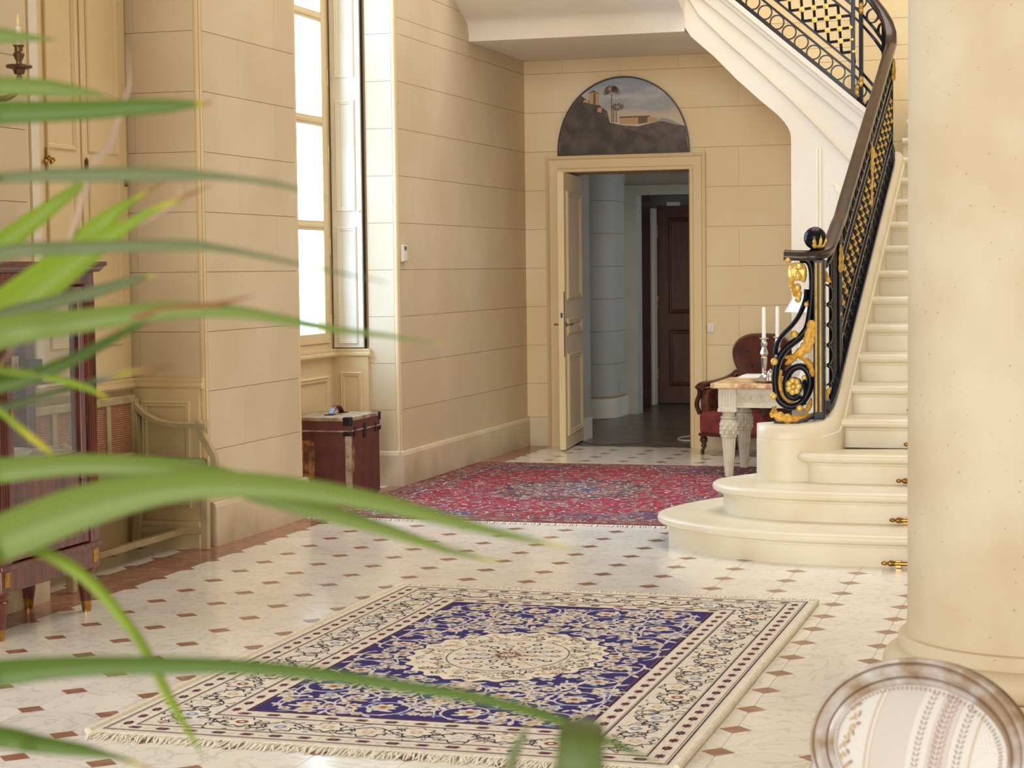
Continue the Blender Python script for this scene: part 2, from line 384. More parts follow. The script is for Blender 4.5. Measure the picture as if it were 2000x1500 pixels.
wall_box('wall_left_lintel', -5.8, -1.6, 5.6, WX-.02, 6.5, ZC)
wall_box('wall_left_apron', -5.5, .9, -.02, -5.3, 3.5, .9, WOOD); wall_box('wall_left_apron', -5.5, 4.2, -.02, -5.3, 6.5, .9, WOOD)
wall_box('wall_right', 3.2, -1.6, -.02, 3.4, 17., ZC, STONE)
# rounded corner beads
def bead(x, y, z0=.25, z1=4.3, r=.024, nm='trim_corner'):
    o = MB().lathe([(r, z0), (r, z1)], (x, y, 0), 14).build(nm, WOOD, smooth=True); o['kind'] = 'structure'; return o
bead(WX-.018, 13.068); bead(WX-.018, 9.918); bead(WX-.018, 11.232, r=.026); bead(WX-.018, 8.062)
# back wall with the doorway
DX0, DX1, DZ = -4.465, -3.35, 2.37
wb = MB()
for q in rects_minus((-5.8, -.02, 3.4, ZC), [(DX0, -.03, DX1, DZ)]): wb.box(q[0], BY, q[1], q[2], BY+.5, q[3])
wbk = wb.build('wall_back', JOINT); wbk['kind'] = 'structure'
FRX0, FRX1, FRZ = -4.60, -3.20, 2.51
blocks(wbk, 'x', BY, -1, WX, -2.0, .25, 3.34, holes=[(FRX0+.01, -.1, FRX1-.01, FRZ-.01)], length=1.02, shift=.14, m=BRIGHTST)
blocks(wbk, 'x', BY, -1, -3.2, 1.2, 3.34, 5.0, length=1.02, shift=.14, m=BRIGHTST); blocks(wbk, 'x', BY, -1, -2.0, 1.2, 2.2, 3.34, length=1.02, shift=.14, m=BRIGHTST)
# baseboards
def baseboard(name, axis, plane, out, u0, u1, h=.25, d=.035):
    mb = MB(); pr = [(0, 0), (d, 0), (d, h-.03), (d*.75, h-.008), (d*.4, h), (0, h)]
    pl = [(plane+out*a, b) for a, b in pr]
    if axis == 'y': mb.prism(pl, 'y', u0, u1)
    else: mb.prism(pl, 'x', u0, u1)
    o = mb.build(name, BASEST); o['kind'] = 'structure'; return o
baseboard('baseboard_left', 'y', WX, 1, 13.014, BY); baseboard('baseboard_left', 'y', WX, 1, 9.93, 11.286)
baseboard('baseboard_left', 'y', WX, 1, 6.5, 8.11); baseboard('baseboard_left', 'x', 13.05, -1, -5.06, WX+.03)
baseboard('baseboard_left', 'x', 11.25, 1, -5.06, WX+.03)
baseboard('baseboard_back', 'x', BY, -1, WX+.03, FRX0); baseboard('baseboard_back', 'x', BY, -1, FRX1, -1.6)
# ceiling far above (out of view)
wall_box('ceiling', -5.8, -1.6, ZC, 3.4, 17., ZC+.1, CEILM)
# door architrave
def architrave(name, y, out, x0, x1, zt, w, m):
    mb = MB(); prof = [(0, 0), (0, .05), (w*.18, .062), (w*.26, .045), (w*.75, .04), (w*.82, .03), (w, .026), (w, 0)]
    path = [(x0, 0.0), (x0, zt), (x1, zt), (x1, 0.0)]; rings = []
    for a, h in prof:
        rings.append([(x0+a, 0.0), (x0+a, zt-a), (x1-a, zt-a), (x1-a, 0.0)])
    vs = []; fs = []
    for (a, h), r in zip(prof, rings): vs += [(p[0], y+out*h, p[1]) for p in r]
    for i in range(len(prof)-1):
        for j in range(3): fs.append((i*4+j, i*4+j+1, i*4+4+j+1, i*4+4+j))
    mb.add(vs, fs); o = mb.build(name, m); o['kind'] = 'structure'; return o
architrave('trim_door_1', BY, -1, FRX0, FRX1, FRZ, .137, WOOD)
# ------------------------------------------------------------------ corridor beyond the door
wall_box('floor_corridor', -6.4, BY-.02, -.12, -.8, 23., -.004, PARQ)
fc = bpy.data.objects['floor_corridor']; pk = None
for a in range(-40, 60):
    for b in range(-8, 9):
        bx, by_ = a*.08+b*.48, a*.08-b*.48
        for d, (ox_, oy_, w_, h_) in enumerate(((0, 0, .48, .08), (0, .08, .08, .48))):
            cx_, cy_ = bx+ox_+w_/2, by_+oy_+h_/2; q = math.radians(45); x_ = -4.1+(cx_*math.cos(q)-cy_*math.sin(q)); y_ = 18.6+(cx_*math.sin(q)+cy_*math.cos(q))
            if not (-4.75 < x_ < -3.25 and 16.55 < y_ < 20.9): continue
            if pk is None: o = MB().box(-.2395, -.0395, -.003, .2395, .0395, .0005).build('parquet_board', PARQB, fc, local=True); pk = o
            else: o = inst(pk, (0, 0, 0), fc)
            o.location = (x_, y_, 0); o.rotation_euler = (0, 0, q+(PI/2 if d else 0))
cab_ = MB().tube(crom([(-3.36, 16.95, .01), (-3.45, 17.2, .01), (-3.56, 17.25, .012), (-3.62, 17.05, .01), (-3.55, 16.85, .01), (-3.42, 16.82, .01)], 6), .006, 6).build('cable', PLASTIC, None, smooth=True); tag(cab_, 'thin pale cable looped on the corridor floor inside the doorway', 'cable')
wall_box('ceiling_corridor', -6.4, BY+.5, 2.62, -.8, 23., 2.75, CORR)
wall_box('wall_corridor_right', -2.1, BY+.5, -.02, -2.0, 18.0, 2.7, CORR); wall_box('wall_corridor_right', -2.1, 20.2, -.02, -2.0, 23.0, 2.7, CORR)
wall_box('wall_corridor_left', -6.4, BY+.5, -.02, -6.3, 23., 2.7, CORR)
# reveal pilaster just inside the door, at the left
wall_box('trim_corridor_pilaster', -4.62, 16.78, -.02, -4.435, 17.08, 2.62, CORR); wall_box('baseboard_corridor', -4.63, 16.77, -.01, -4.425, 17.09, .19, WHITEWOOD)
# curved wall and its tall white plinth, courses of stone
def curved_wall(o_, z0, z1, name, m, par=None):
    pts = [(-6.3, 19.22), (-5.1, 19.24)]+[(-5.06+.27*math.sin(a*PI/16), 19.51-.27*math.cos(a*PI/16)) for a in range(9)]+[(-4.79, 19.86)]
    out = []
    for i, p in enumerate(pts):
        a = pts[max(i-1, 0)]; b = pts[min(i+1, len(pts)-1)]; t = Vector((b[0]-a[0], b[1]-a[1])).normalized(); out.append((p[0]+t.y*o_, p[1]-t.x*o_))
    poly = out+[(-4.79+o_, 19.95), (-6.3, 19.95)]
    o = MB().prism(poly, 'z', z0, z1).build(name, m, par, smooth=True)
    if par is None: o['kind'] = 'structure'
    return o
cwl = curved_wall(0, -.02, 2.62, 'wall_corridor', JOINT)
zz = .22
while zz < 2.6:
    curved_wall(.006, zz+.003, min(zz+.335, 2.62)-.003, 'stone_block', CORR, cwl); zz += .335
curved_wall(.03, 0, .2, 'baseboard_corridor', WHITEWOOD)
# second doorway at the end, its frame and the dark brown door
wall_box('wall_corridor_end', -6.3, 19.95, -.02, -4.66, 20.15, 2.62, CORR); wall_box('wall_corridor_end', -4.66, 19.95, 2.33, -2.05, 20.15, 2.62, CORR)
wall_box('trim_door_2', -4.80, 19.90, 0, -4.655, 19.97, 2.40, CORR); wall_box('trim_door_2', -4.655, 19.90, 2.30, -2.1, 19.97, 2.40, CORR)
wall_box('wall_corridor_reveal', -4.95, 20.15, -.02, -4.76, 21.0, 2.62, DARKWOOD)
wall_box('trim_door_2', -4.90, 21.25, 0, -4.775, 21.40, 2.2, WHITEWOOD)
wall_box('wall_corridor_end', -6.3, 22.6, -.02, -2.05, 22.8, 2.62, CORR)
dd = MB().box(-4.795, 21.5, .01, -3.9, 21.545, 2.24)
panel(dd, 'x', 21.5, -1, -4.66, -4.04, 1.02, 2.1, .05, .02); panel(dd, 'x', 21.5, -1, -4.66, -4.04, .2, .84, .05, .02)
d2 = dd.build('door_2', BROWNDOOR); d2['kind'] = 'structure'
for z in (.35, 1.15, 1.95): MB().lathe([(.012, z-.07), (.012, z+.07)], (-4.79, 21.488, 0), 8).build('hinge', BRASS, d2)
MB().box(-4.66, 21.40, 2.23, -4.52, 21.47, 2.27).build('door_closer', PLASTIC, d2)

# door_1: leaf standing open into the hall, lock edge towards us
fe = Vector((-4.342, 15.77, 0)); hg = Vector((-4.452, 16.78, 0)); lw = (hg-fe).length
dr = MB().box(0, -.026, .012, lw, .026, 2.35)
for sgn in (1, -1):
    for a, b in ((.12, .82), (.98, 1.12), (1.28, 2.2)): panel(dr, 'x', .026*sgn, sgn, .12, lw-.12, a, b, .05, .018)
door = dr.build('door_1', WOOD); door['kind'] = 'structure'
door.location = fe; door.rotation_euler = (0, 0, math.atan2(hg.y-fe.y, hg.x-fe.x))
door['label'] = 'cream panelled door leaf standing open beside the corridor doorway'
MB().box(-.003, -.0265, .80, .003, -.019, 1.35).build('lock_plate', BLACKM, door, local=True)
kh = MB().box(-.006, -.008, 1.13, 0, .008, 1.17); kh.build('keyhole', BLACKM, door, local=True)
for sg in (1, -1):
    h = MB().lathe([(.02, 0), (.02, .006), (.007, .01), (.007, .05)], (.055, sg*.026, 1.07), 10, axis='y') if sg > 0 else MB().lathe([(.02, 0), (.02, -.006), (.007, -.01), (.007, -.05)], (.055, -.026, 1.07), 10, axis='y')
    h.tube([(.055, sg*.07, 1.07), (.10, sg*.075, 1.07), (.15, sg*.072, 1.072)], .007, 8)
    h.build('handle', BRONZE, door, local=True, smooth=True)

# ------------------------------------------------------------------ niche with the window (window_1)
w1 = structure('window_1', (-5.3, 12.15, 0))
XW = -5.30
wall_box('wall_left_window', -5.8, 11.25, 4.6, XW, 13.05, ZC); 
ap = MB().box(-5.5, 11.25, -.02, XW, 13.05, .95); panel(ap, 'y', XW, 1, 11.4, 12.1, .2, .80, .05, .02); panel(ap, 'y', XW, 1, 12.25, 12.92, .2, .80, .05, .02)
o = ap.build('wall_left_apron', WOOD); o['kind'] = 'structure'
def sill_prof(): return [(0, 0), (.03, .0), (.045, .014), (.045, .03), (.03, .036), (.034, .05), (.034, .062), (0, .062)]
s1 = MB().prism([(XW+a, .925+b) for a, b in sill_prof()], 'y', 11.25, 13.05); s1.build('window_sill', WOOD, w1)
# frame and two casements
fm = MB().box(XW-.06, 11.25, .985, XW+.0, 11.36, 4.6).box(XW-.06, 12.955, .985, XW+.0, 13.05, 4.6).box(XW-.06, 11.36, .985, XW, 12.955, 1.03)
fm.build('window_frame', WOOD, w1, bev=.006)
for a, b in ((11.36, 12.145), (12.155, 12.955)):
    cs = MB().box(XW-.05, a, 1.03, XW+.012, a+.075, 4.6).box(XW-.05, b-.085, 1.03, XW+.012, b, 4.6).box(XW-.05, a+.075, 1.03, XW+.012, b-.085, 1.105)
    for k in range(5):
        z = 1.868+.735*k
        if z < 4.5: cs.box(XW-.045, a+.075, z-.035, XW+.008, b-.085, z+.035); cs.box(XW-.05, a+.075, z-.014, XW+.016, b-.085, z+.014)
    cf = cs.build('casement', WOOD, w1, bev=.006)
    zs = [1.105]+[1.868+.735*k for k in range(4)]
    for i in range(len(zs)):
        z0 = zs[i]; z1 = zs[i+1] if i+1 < len(zs) else 4.6
        MB().box(XW-.024, a+.07, z0+.02, XW-.020, b-.08, z1-.02).build('pane', GLASS, cf)
for z in (1.18, 1.72, 2.38, 2.92): MB().lathe([(.010, z-.055), (.010, z+.055)], (XW+.012, 12.96, 0), 8).build('hinge', WOOD, w1, smooth=True)
# outer reveal of the window, pale limestone courses
orv = wall_box('wall_left_reveal', -5.79, 13.02, .95, -5.37, 13.055, 4.6, OUTST)
blocks(orv, 'x', 13.02, -1, -5.79, -5.37, .95, 4.6, length=3., shift=.4, m=OUTST)
# folded shutter on the far jamb
sh = structure('trim_shutter', (-5.17, 13.04, 0))
b = MB().box(-5.285, 13.012, .995, -5.06, 13.048, 4.6)
for a, c in ((1.02, 1.86), (1.97, 2.76), (2.92, 4.2)): panel(b, 'x', 13.012, -1, -5.25, -5.10, a, c, .03, .012)
b.build('shutter_leaf', WHITEWOOD, sh)
MB().box(-5.058, 13.035, .985, -5.046, 13.049, 4.6).build('gap_shade_strip', BLACKM, sh)  # solid black strip, its colour standing for the shade in the gap
MB().ball((-5.075, 13.004, 1.97), .010, 8).build('shutter_knob', WHITEWOOD, sh, smooth=True)
rj = MB().prism([(13.05-a, .925+b) for a, b in sill_prof()], 'x', -5.30, -5.015)
rj.box(-5.30, 13.02, .25, -5.03, 13.05, .925); panel(rj, 'x', 13.02, -1, -5.245, -5.075, .28, .82, .035, .014)
o = rj.build('trim_jamb', WOOD); o['kind'] = 'structure'

# ------------------------------------------------------------------ first niche: panelled shutters, rail, wainscot
XN = -5.257
o = wall_box('wall_left_niche', -5.8, 8.08, -.02, XN, 9.9, ZC, WOOD)
sp_ = MB()
sp_.box(XN, 8.92, .96, XN+.02, 9.34, 4.5).box(XN, 9.36, .96, XN+.02, 9.86, 4.5)
panel(sp_, 'y', XN+.02, 1, 8.98, 9.29, 1.15, 2.1, .03, .012); panel(sp_, 'y', XN+.02, 1, 9.42, 9.76, 1.15, 2.1, .03, .012)
panel(sp_, 'y', XN+.02, 1, 8.98, 9.29, 2.2, 4.2, .03, .012); panel(sp_, 'y', XN+.02, 1, 9.42, 9.76, 2.2, 4.2, .03, .012)
ob = sp_.build('trim_niche_shutters', WOOD); ob['kind'] = 'structure'
ob = MB().box(XN, 8.80, .96, XN+.045, 8.875, 4.5).tube([(XN+.02, 8.90, .96), (XN+.02, 8.90, 4.5)], .014).build('trim_niche_casement', WHITEWOOD, smooth=True); ob['kind'] = 'structure'
rd = MB().tube([(XN+.03, 8.985, 1.2), (XN+.03, 8.985, 3.2)], .008).build('trim_bolt_rod', WOOD, smooth=True); rd['kind'] = 'structure'
lt = MB()
for k in range(5): lt.ball((XN+.035, 8.95+.02*k, 2.13+.012*((k*7) % 3)), .013, 8)
lt.box(XN+.02, 8.97, 2.08, XN+.03, 9.0, 2.2); lt.box(XN+.02, 8.97, 1.85, XN+.03, 9.0, 1.93)
ob = lt.build('trim_espagnolette', BRASS, smooth=True); ob['kind'] = 'structure'
for y, z in ((9.39, 2.16), (9.83, 2.10)):
    ob = MB().lathe([(.004, z-.07), (.009, z-.06), (.009, z), (.004, z+.01)], (XN+.03, y, 0), 8).build('trim_shutter_pin', BRONZE); ob['kind'] = 'structure'
rl = MB().prism([(XN+a, .895+b) for a, b in sill_prof()], 'y', 8.1, 9.9)
rl.prism([(9.9-a, .895+b) for a, b in sill_prof()], 'x', XN, WX-.005)
ob = rl.build('trim_chair_rail', WOOD); ob['kind'] = 'structure'
jp = MB().box(XN, 9.87, -.0, WX-.03, 9.9, .895); panel(jp, 'x', 9.87, -1, -5.19, -4.88, .22, .83, .04, .016)
jp.prism([(9.87, 0), (9.87, .14), (9.855, .15), (9.84, .15), (9.84, 0)], 'x', XN, WX-.03)
ob = jp.build('trim_jamb', WOOD); ob['kind'] = 'structure'

# ------------------------------------------------------------------ upper landing with its cove, over the back part
lp = [(14.76, 3.34), (16.27, 3.34), (16.27, 3.52), (14.2, 3.9), (14.2, 3.76), (14.37, 3.63), (14.60, 3.52), (14.66, 3.50), (14.70, 3.47), (14.733, 3.40), (14.733, 3.345)]
ob = MB().prism(lp, 'x', WX, -3.06).build('ceiling_landing', PLASTER, smooth=True); ob['kind'] = 'structure'

# ================================================================== staircase
R_, TR = .1675, .37
stair = empty('staircase', (-1.0, 10.0, 0), 'pale stone staircase with rounded bottom steps rising behind the round column', 'staircase')
NPROF = [(0, 0), (0, .098), (-.012, .101), (-.014, .113), (-.022, .115), (-.045, .118), (-.058, .128), (-.062, .143), (-.058, .157), (-.045, .1665), (-.03, R_)]
def step_solid(front, z, back):
    """front: plan polyline of the riser from the left back round to the right; negative profile offsets push out"""
    P = [Vector((p[0], p[1])) for p in front]; n = len(P); rings = []
    for d, h in NPROF:
        ring = []
        for i in range(n):
            t = P[min(i+1, n-1)]-P[max(i-1, 0)]; t.normalize(); nrm = Vector((-t.y, t.x))   # inward
            q = P[i]+nrm*d; ring.append((q.x, q.y, z+h))
        rings.append(ring)
    mb = MB(); m = len(rings); vs = [p for r in rings for p in r]; fs = []
    for k in range(m-1):
        for i in range(n-1): fs.append((k*n+i, k*n+i+1, (k+1)*n+i+1, (k+1)*n+i))
    top = [tuple(p) for p in rings[-1]]+[(b[0], b[1], z+R_) for b in back]
    mb.add(vs, fs); mb.add(top, [tuple(range(len(top)))]); return mb
XR = 1.2
def step(pts, z, back, nm='step'): step_solid(pts, z, back).build(nm, STAIR, stair, smooth=True)
f1 = [tuple(v)[:2] for v in crom([(-1.98, 11.62, 0), (-2.16, 11.34, 0), (-2.29, 11.0, 0), (-2.33, 10.72, 0), (-2.26, 10.50, 0), (-2.08, 10.29, 0), (-1.85, 10.12, 0), (-1.55, 10.01, 0), (-1.2, 9.985, 0)], 7)]+[(-.5, 9.985), (XR, 9.985)]
step(f1, 0, [(XR, 11.62)])
f2 = [tuple(v)[:2] for v in crom([(-1.72, 11.5, 0), (-1.88, 11.24, 0), (-2.01, 11.0, 0), (-2.04, 10.83, 0), (-1.98, 10.68, 0), (-1.86, 10.54, 0), (-1.66, 10.44, 0), (-1.35, 10.405, 0), (-1.1, 10.405, 0)], 7)]+[(-.5, 10.405), (XR, 10.405)]
step(f2, R_, [(XR, 11.5)])
f3 = [tuple(v)[:2] for v in crom([(-1.52, 11.0, 0), (-1.565, 10.9, 0), (-1.55, 10.83, 0), (-1.48, 10.80, 0), (-1.3, 10.795, 0)], 5)]+[(XR, 10.795)]
step(f3, 2*R_, [(XR, 11.6)])
for k in range(4, 18):
    y = 10.055+TR*(k-1); step([(-1.46, y), (XR, y)], (k-1)*R_, [(XR, y+(TR+.1 if k < 17 else 16.255-y)), (-1.46, y+(TR+.1 if k < 17 else 16.255-y))])
# upper steps behind the string (turning left on to the landing)
for i, (x, z) in enumerate(((-2.05, 3.0175), (-2.24, 3.185), (-2.43, 3.3525), (-2.62, 3.52))):
    MB().box(x-.22 if i < 3 else -3.04, 14.9, z-.17, x, 16.255, z).build('step', STAIR, stair, bev=.012)
# path of the balustrade: plan point, height of its foot, tangent, slope
def nos(y): return R_*(1+(y-10)/TR)
PTS = []
def addp(x, y, z): PTS.append((x, y, z))
for v in crom([(-1.525, 11.0, .70), (-1.492, 11.09, .725), (-1.474, 11.22, .80), (-1.47, 11.42, .905)], 5): addp(*v)
for k in range(1, 31): y = 11.42+(14.46-11.42)*k/30; addp(-1.47, y, nos(y)+.10-(.0 if y > 11.8 else (.8-(y-11)) * .02))
z0a = nos(14.46)+.10
for k in range(1, 13):
    a = PI/2*k/12; addp(-1.75+.28*math.cos(a), 14.46+.28*math.sin(a), z0a+(2.785-z0a)*(k/12))
for k in range(1, 26): x = -1.75-1.25*k/25; addp(x, 14.74, 2.785+.86*(-1.75-x))
SS = [0.]
for a, b in zip(PTS, PTS[1:]): SS.append(SS[-1]+math.hypot(b[0]-a[0], b[1]-a[1]))
def at_s(s):
    s = max(0, min(SS[-1], s)); i = 0
    while i < len(SS)-2 and SS[i+1] < s: i += 1
    t = (s-SS[i])/(SS[i+1]-SS[i]); a, b = Vector(PTS[i]), Vector(PTS[i+1]); p = a+(b-a)*t
    ang = math.atan2(b.y-a.y, b.x-a.x); slope = math.atan2(b.z-a.z, math.hypot(b.x-a.x, b.y-a.y)); return p, ang, slope
def s_where(f): return next(SS[i] for i in range(len(SS)) if f(PTS[i]))
S1 = s_where(lambda p: p[1] > 11.40); SA = s_where(lambda p: p[1] >= 14.455); SB = s_where(lambda p: p[0] <= -1.7499); SE = SS[-1]
# curb wall under the balustrade
cpts = [((-1.875, 11.0), .02, .65), ((-1.865, 11.0), .08, .65), ((-1.84, 11.0), .125, .65), ((-1.79, 11.0), .16, .65), ((-1.72, 11.0), .17, .65), ((-1.64, 11.01), .165, .652), ((-1.57, 11.03), .15, .665), ((-1.525, 11.08), .13, .69), ((-1.505, 11.17), .11, .74), ((-1.495, 11.28), .10, .80), ((-1.49, 11.42), .095, .875)]
for k in range(1, 10): y = 11.42+(14.7-11.42)*k/9; cpts.append(((-1.49, y), .095, nos(y)+.085))
mb = MB(); rings = []
for i, (p, w, t) in enumerate(cpts):
    a = Vector(cpts[max(i-1, 0)][0]); b = Vector(cpts[min(i+1, len(cpts)-1)][0]); T_ = (b-a).normalized(); nn = Vector((T_.y, -T_.x))
    k = min(1, w/.09)
    pr = [(w, .0), (w, t-.085), (w-.010*k, t-.08), (w-.010*k, t-.06), (w-.016*k, t-.03), (w-.03*k, t-.008), (w-.05*k, t)]
    pr = pr+[(-q[0], q[1]) for q in pr[::-1]]
    rings.append([(p[0]+nn.x*q[0], p[1]+nn.y*q[0], q[1]) for q in pr])
n = len(rings[0]); vs = [q for r in rings for q in r]
mb.add(vs, [(i*n+j, i*n+(j+1) % n, (i+1)*n+(j+1) % n, (i+1)*n+j) for i in range(len(rings)-1) for j in range(n)]+[tuple(range(n)), tuple((len(rings)-1)*n+j for j in range(n))[::-1]])
mb.build('curb', STAIR, stair, smooth=True)
# string wall under the upper flight, its soffit, nosing band and panel mouldings
low = [(-2.246, 2.40), (-2.246, 2.507), (-2.252, 2.55), (-2.269, 2.589), (-2.30, 2.635), (-2.351, 2.69), (-2.491, 2.81), (-2.655, 2.961), (-2.831, 3.143), (-3.009, 3.302), (-3.07, 3.39), (-3.12, 3.49), (-3.167, 3.589), (-3.22, 3.75), (-3.26, 3.95)]
poly = [(-2.246, 0)]+low+[(-3.10, 3.92), (-1.66, 2.68), (-1.60, 2.58), (-1.54, 2.42), (-1.48, 2.25), (-1.45, 2.1), (-1.45, 0)]
MB().prism(poly, 'y', 14.74, 14.90).build('string_wall', PLASTER, stair)
so = [(-2.246, 0)]+low+[(x+.10, z+.06) for x, z in low[::-1]]+[(-2.10, 0)]
MB().prism(so, 'y', 14.90, 16.255).build('soffit', PLASTER, stair, smooth=True)
nb = MB(); line = [Vector((-1.60, 14.74, 2.60))]+[Vector((x, 14.74, 2.70+.86*(-1.653-x)-.012)) for x in (-1.653, -1.75, -2.0, -2.4, -2.8, -3.08)]
nb.sweep(line, [(.002, .0), (-.075, 0), (-.075, -.035), (-.055, -.045), (-.05, -.065), (-.032, -.075), (-.028, -.145), (-.012, -.155), (.002, -.155)], up=(0, 0, 1))
nb.build('nosing_band', PLASTER, stair)
# soft fold running down the string
mo = MB(); cl = [(-3.06, 3.64), (-2.95, 3.46), (-2.75, 3.26), (-2.5, 3.03), (-2.25, 2.79), (-2.0, 2.53), (-1.8, 2.31), (-1.66, 2.15)]
mo.sweep([(x, 14.745, z) for x, z in cl], [(-.006, -.03), (.008, 0), (-.006, .03)], up=(0, -1, 0)); mo.build('fold', PLASTER, stair, smooth=True)
pm = MB()
for d in (0, .022): pm.box(-2.055+d, 14.728, .75, -2.042+d, 14.745, 2.425)
pm.sweep([(-1.925, 14.735, 2.165), (-1.70, 14.735, 1.95)], [(-.007, -.01), (.007, -.01), (.007, .01), (-.007, .01)]); pm.sweep([(-1.915, 14.735, 2.13), (-1.70, 14.735, 1.92)], [(-.005, -.01), (.005, -.01), (.005, .01), (-.005, .01)])
pm.build('panel_moulding', STAIR, stair)
# brass carpet rods at the foot of the risers
for k, px in ((0, 1721), (1, 1737), (2, 1750), (3, 1765), (4, 1771)):
    y = (9.985, 10.405, 10.795, 11.165, 11.535)[k]-.022; z = k*R_+.024
    r = ray(px, 900); x = r.x/r.y*y
    rod = MB().lathe([(.011, x+.062), (.011, x+1.5)], (0, y, z), 12, axis='x')
    ro = rod.build('carpet_rod', BRASS, stair, smooth=True)
    MB().lathe([(.003, x), (.008, x+.004), (.011, x+.014), (.008, x+.026), (.005, x+.03), (.008, x+.034), (.015, x+.042), (.015, x+.056), (.011, x+.062), (.011, x+.07)], (0, y, z), 12, axis='x').build('finial', BRASS, ro, smooth=True)
    MB().box(x+.075, y-.004, z-.02, x+.10, y+.024, z+.014).build('bracket', BRASS, ro)

# ================================================================== balustrade
bal = empty('stair_balustrade', (-1.525, 11.0, .66), 'black iron stair balustrade with gilded ornaments and a dark wooden handrail', 'balustrade')
BX = lambda a, b: [(-a/2, -b/2), (a/2, -b/2), (a/2, b/2), (-a/2, b/2)]
def along(s0, s1, v, n=None):
    n = n or max(2, int((s1-s0)/.06)); return [at_s(s0+(s1-s0)*k/n)[0]+Vector((0, 0, v)) for k in range(n+1)]
HV = .86
def vtop(s): return .845
# handrail with its level end over the scroll
hp = [Vector((-1.715, 11.0, 1.607)), Vector((-1.66, 11.0, 1.604)), Vector((-1.59, 11.0, 1.602)), Vector((-1.535, 11.0, 1.606)), Vector((-1.497, 11.04, 1.622)), Vector((-1.482, 11.12, 1.655)), Vector((-1.474, 11.26, 1.715)), Vector((-1.47, 11.42, 1.785))]
hp = crom(hp, 4)+along(S1+.12, SE, HV, 60)
hsec = [(-.034, -.022), (-.028, -.03), (.028, -.03), (.034, -.022), (.034, -.006), (.042, .004), (.036, .02), (.018, .03), (-.018, .03), (-.036, .02), (-.042, .004), (-.034, -.006)]
MB().sweep(hp, hsec).build('handrail', RAILW, bal, smooth=True)
# foot plate and the long bars
fp = [Vector((-1.775, 11.0, .668)), Vector((-1.70, 11.0, .668)), Vector((-1.62, 11.0, .672))]+[q+Vector((0, 0, .005)) for q in along(.0, SE, 0, 70)]
MB().sweep(fp, BX(.055, .03)).build('bottom_rail', IRON, bal)
for v in (.16, .235, .59, .665, .82): MB().sweep(along(S1, SE, v), BX(.022, .018)).build('bar', IRON, bal)
MB().sweep(along(.02, S1, .82), BX(.022, .018)).build('bar', IRON, bal)
def ring_mesh():
    mb = MB(); n = 22; mb.sweep([(math.cos(2*PI*k/n), 0, math.sin(2*PI*k/n)) for k in range(n)], BX(.36, .17), up=lambda i: (math.cos(2*PI*i/n), 0, math.sin(2*PI*i/n)), closed=True); return mb
rproto = None; rosp = None
for sa, sb, sp_n, rr in ((S1+.06, SA, .145, .062), (SA+.02, SB, .10, .05), (SB+.05, SE, .0915, .052)):
    s = sa
    while s < sb:
        p, ang, sl = at_s(s)
        for v in (.08, .742):
            loc = p+Vector((0, 0, v))-bal.location
            if rproto is None: rproto = ring_mesh().build('ring', IRON, bal, local=True); o = rproto; o.location = loc
            else: o = inst(rproto, loc, bal)
            o.rotation_euler = (0, 0, ang); o.scale = (rr, .06, rr)
        s += sp_n
# lattice of diagonal bars with gilded rosettes
VA, VB = .245, .58
for sa, sb in ((S1+.02, SA), (SB+.02, SE)):
    th = at_s((sa+sb)/2)[2]; ct, st = math.cos(th), math.sin(th); H = (VB-VA)*ct; step_ = H/2/ .5 if False else .175
    L_ = (sb-sa)/ct; rowh = H/2
    half = rowh   # half diagonal of a cell, measured square to the slope
    pitch = 2*half
    def to3(u, w):       # u along the slope, w square to it, both in the plane of the balustrade
        h = u*ct-w*st; s = sa+h; p, ang, sl = at_s(s)
        if s < sa-.001 or s > sb+.001: return None
        zline = (at_s(sa)[0].z)+math.tan(th)*h if False else None
        return p+Vector((0, 0, VA+w/ct))
    half = H/4; k = -6; bars = []
    while k*half*2 < L_+2*H:
        u0 = k*half*2
        for dr in (1, -1):
            seg = []
            for q in range(13):
                w = H*q/12; u = u0+dr*w+(0 if dr > 0 else 0); P = to3(u, w)
                if P is not None: seg.append(P)
            if len(seg) > 2: bars.append(seg)
        k += 1
    for seg in bars: MB().sweep([seg[0], seg[len(seg)//2], seg[-1]], BX(.017, .017), up=(.31, .2, .93)).build('lattice_bar', IRON, bal)
    for row in range(1, 4):
        w = H*row/4; k = -4
        while k < 80:
            u = (k*2+(row % 2))*half
            P = to3(u, w); k += 1
            if P is None or u < 0: continue
            if row == 2 and False: continue
            s = sa+u*ct-w*st; ang = at_s(s)[1]
            if rosp is None:
                rosp = MB().lathe([(.0, -.016), (.007, -.016), (.010, -.010), (.018, -.009), (.020, -.004), (.020, .004), (.018, .009), (.010, .010), (.007, .016), (.0, .016)], (0, 0, 0), 10, axis='y').build('rosette', GOLD, bal, smooth=True, local=True); o = rosp; o.location = P-bal.location
            else: o = inst(rosp, P-bal.location, bal)
            o.rotation_euler = (0, 0, ang); o.scale = (1.15, 1.1, 1.15)
# upright posts
def post(s, w=.03, v0=0, v1=HV-.02, m=IRON, nm='post'):
    p, ang, sl = at_s(s); mb = MB().box(-w/2, -w/2, v0, w/2, w/2, v1); o = mb.build(nm, m, bal, local=True); o.location = p-bal.location; o.rotation_euler = (0, 0, ang); return o
for s in (S1, S1+.07, SA-.02, SB-.03, SB+.03, SA+.2): post(s)
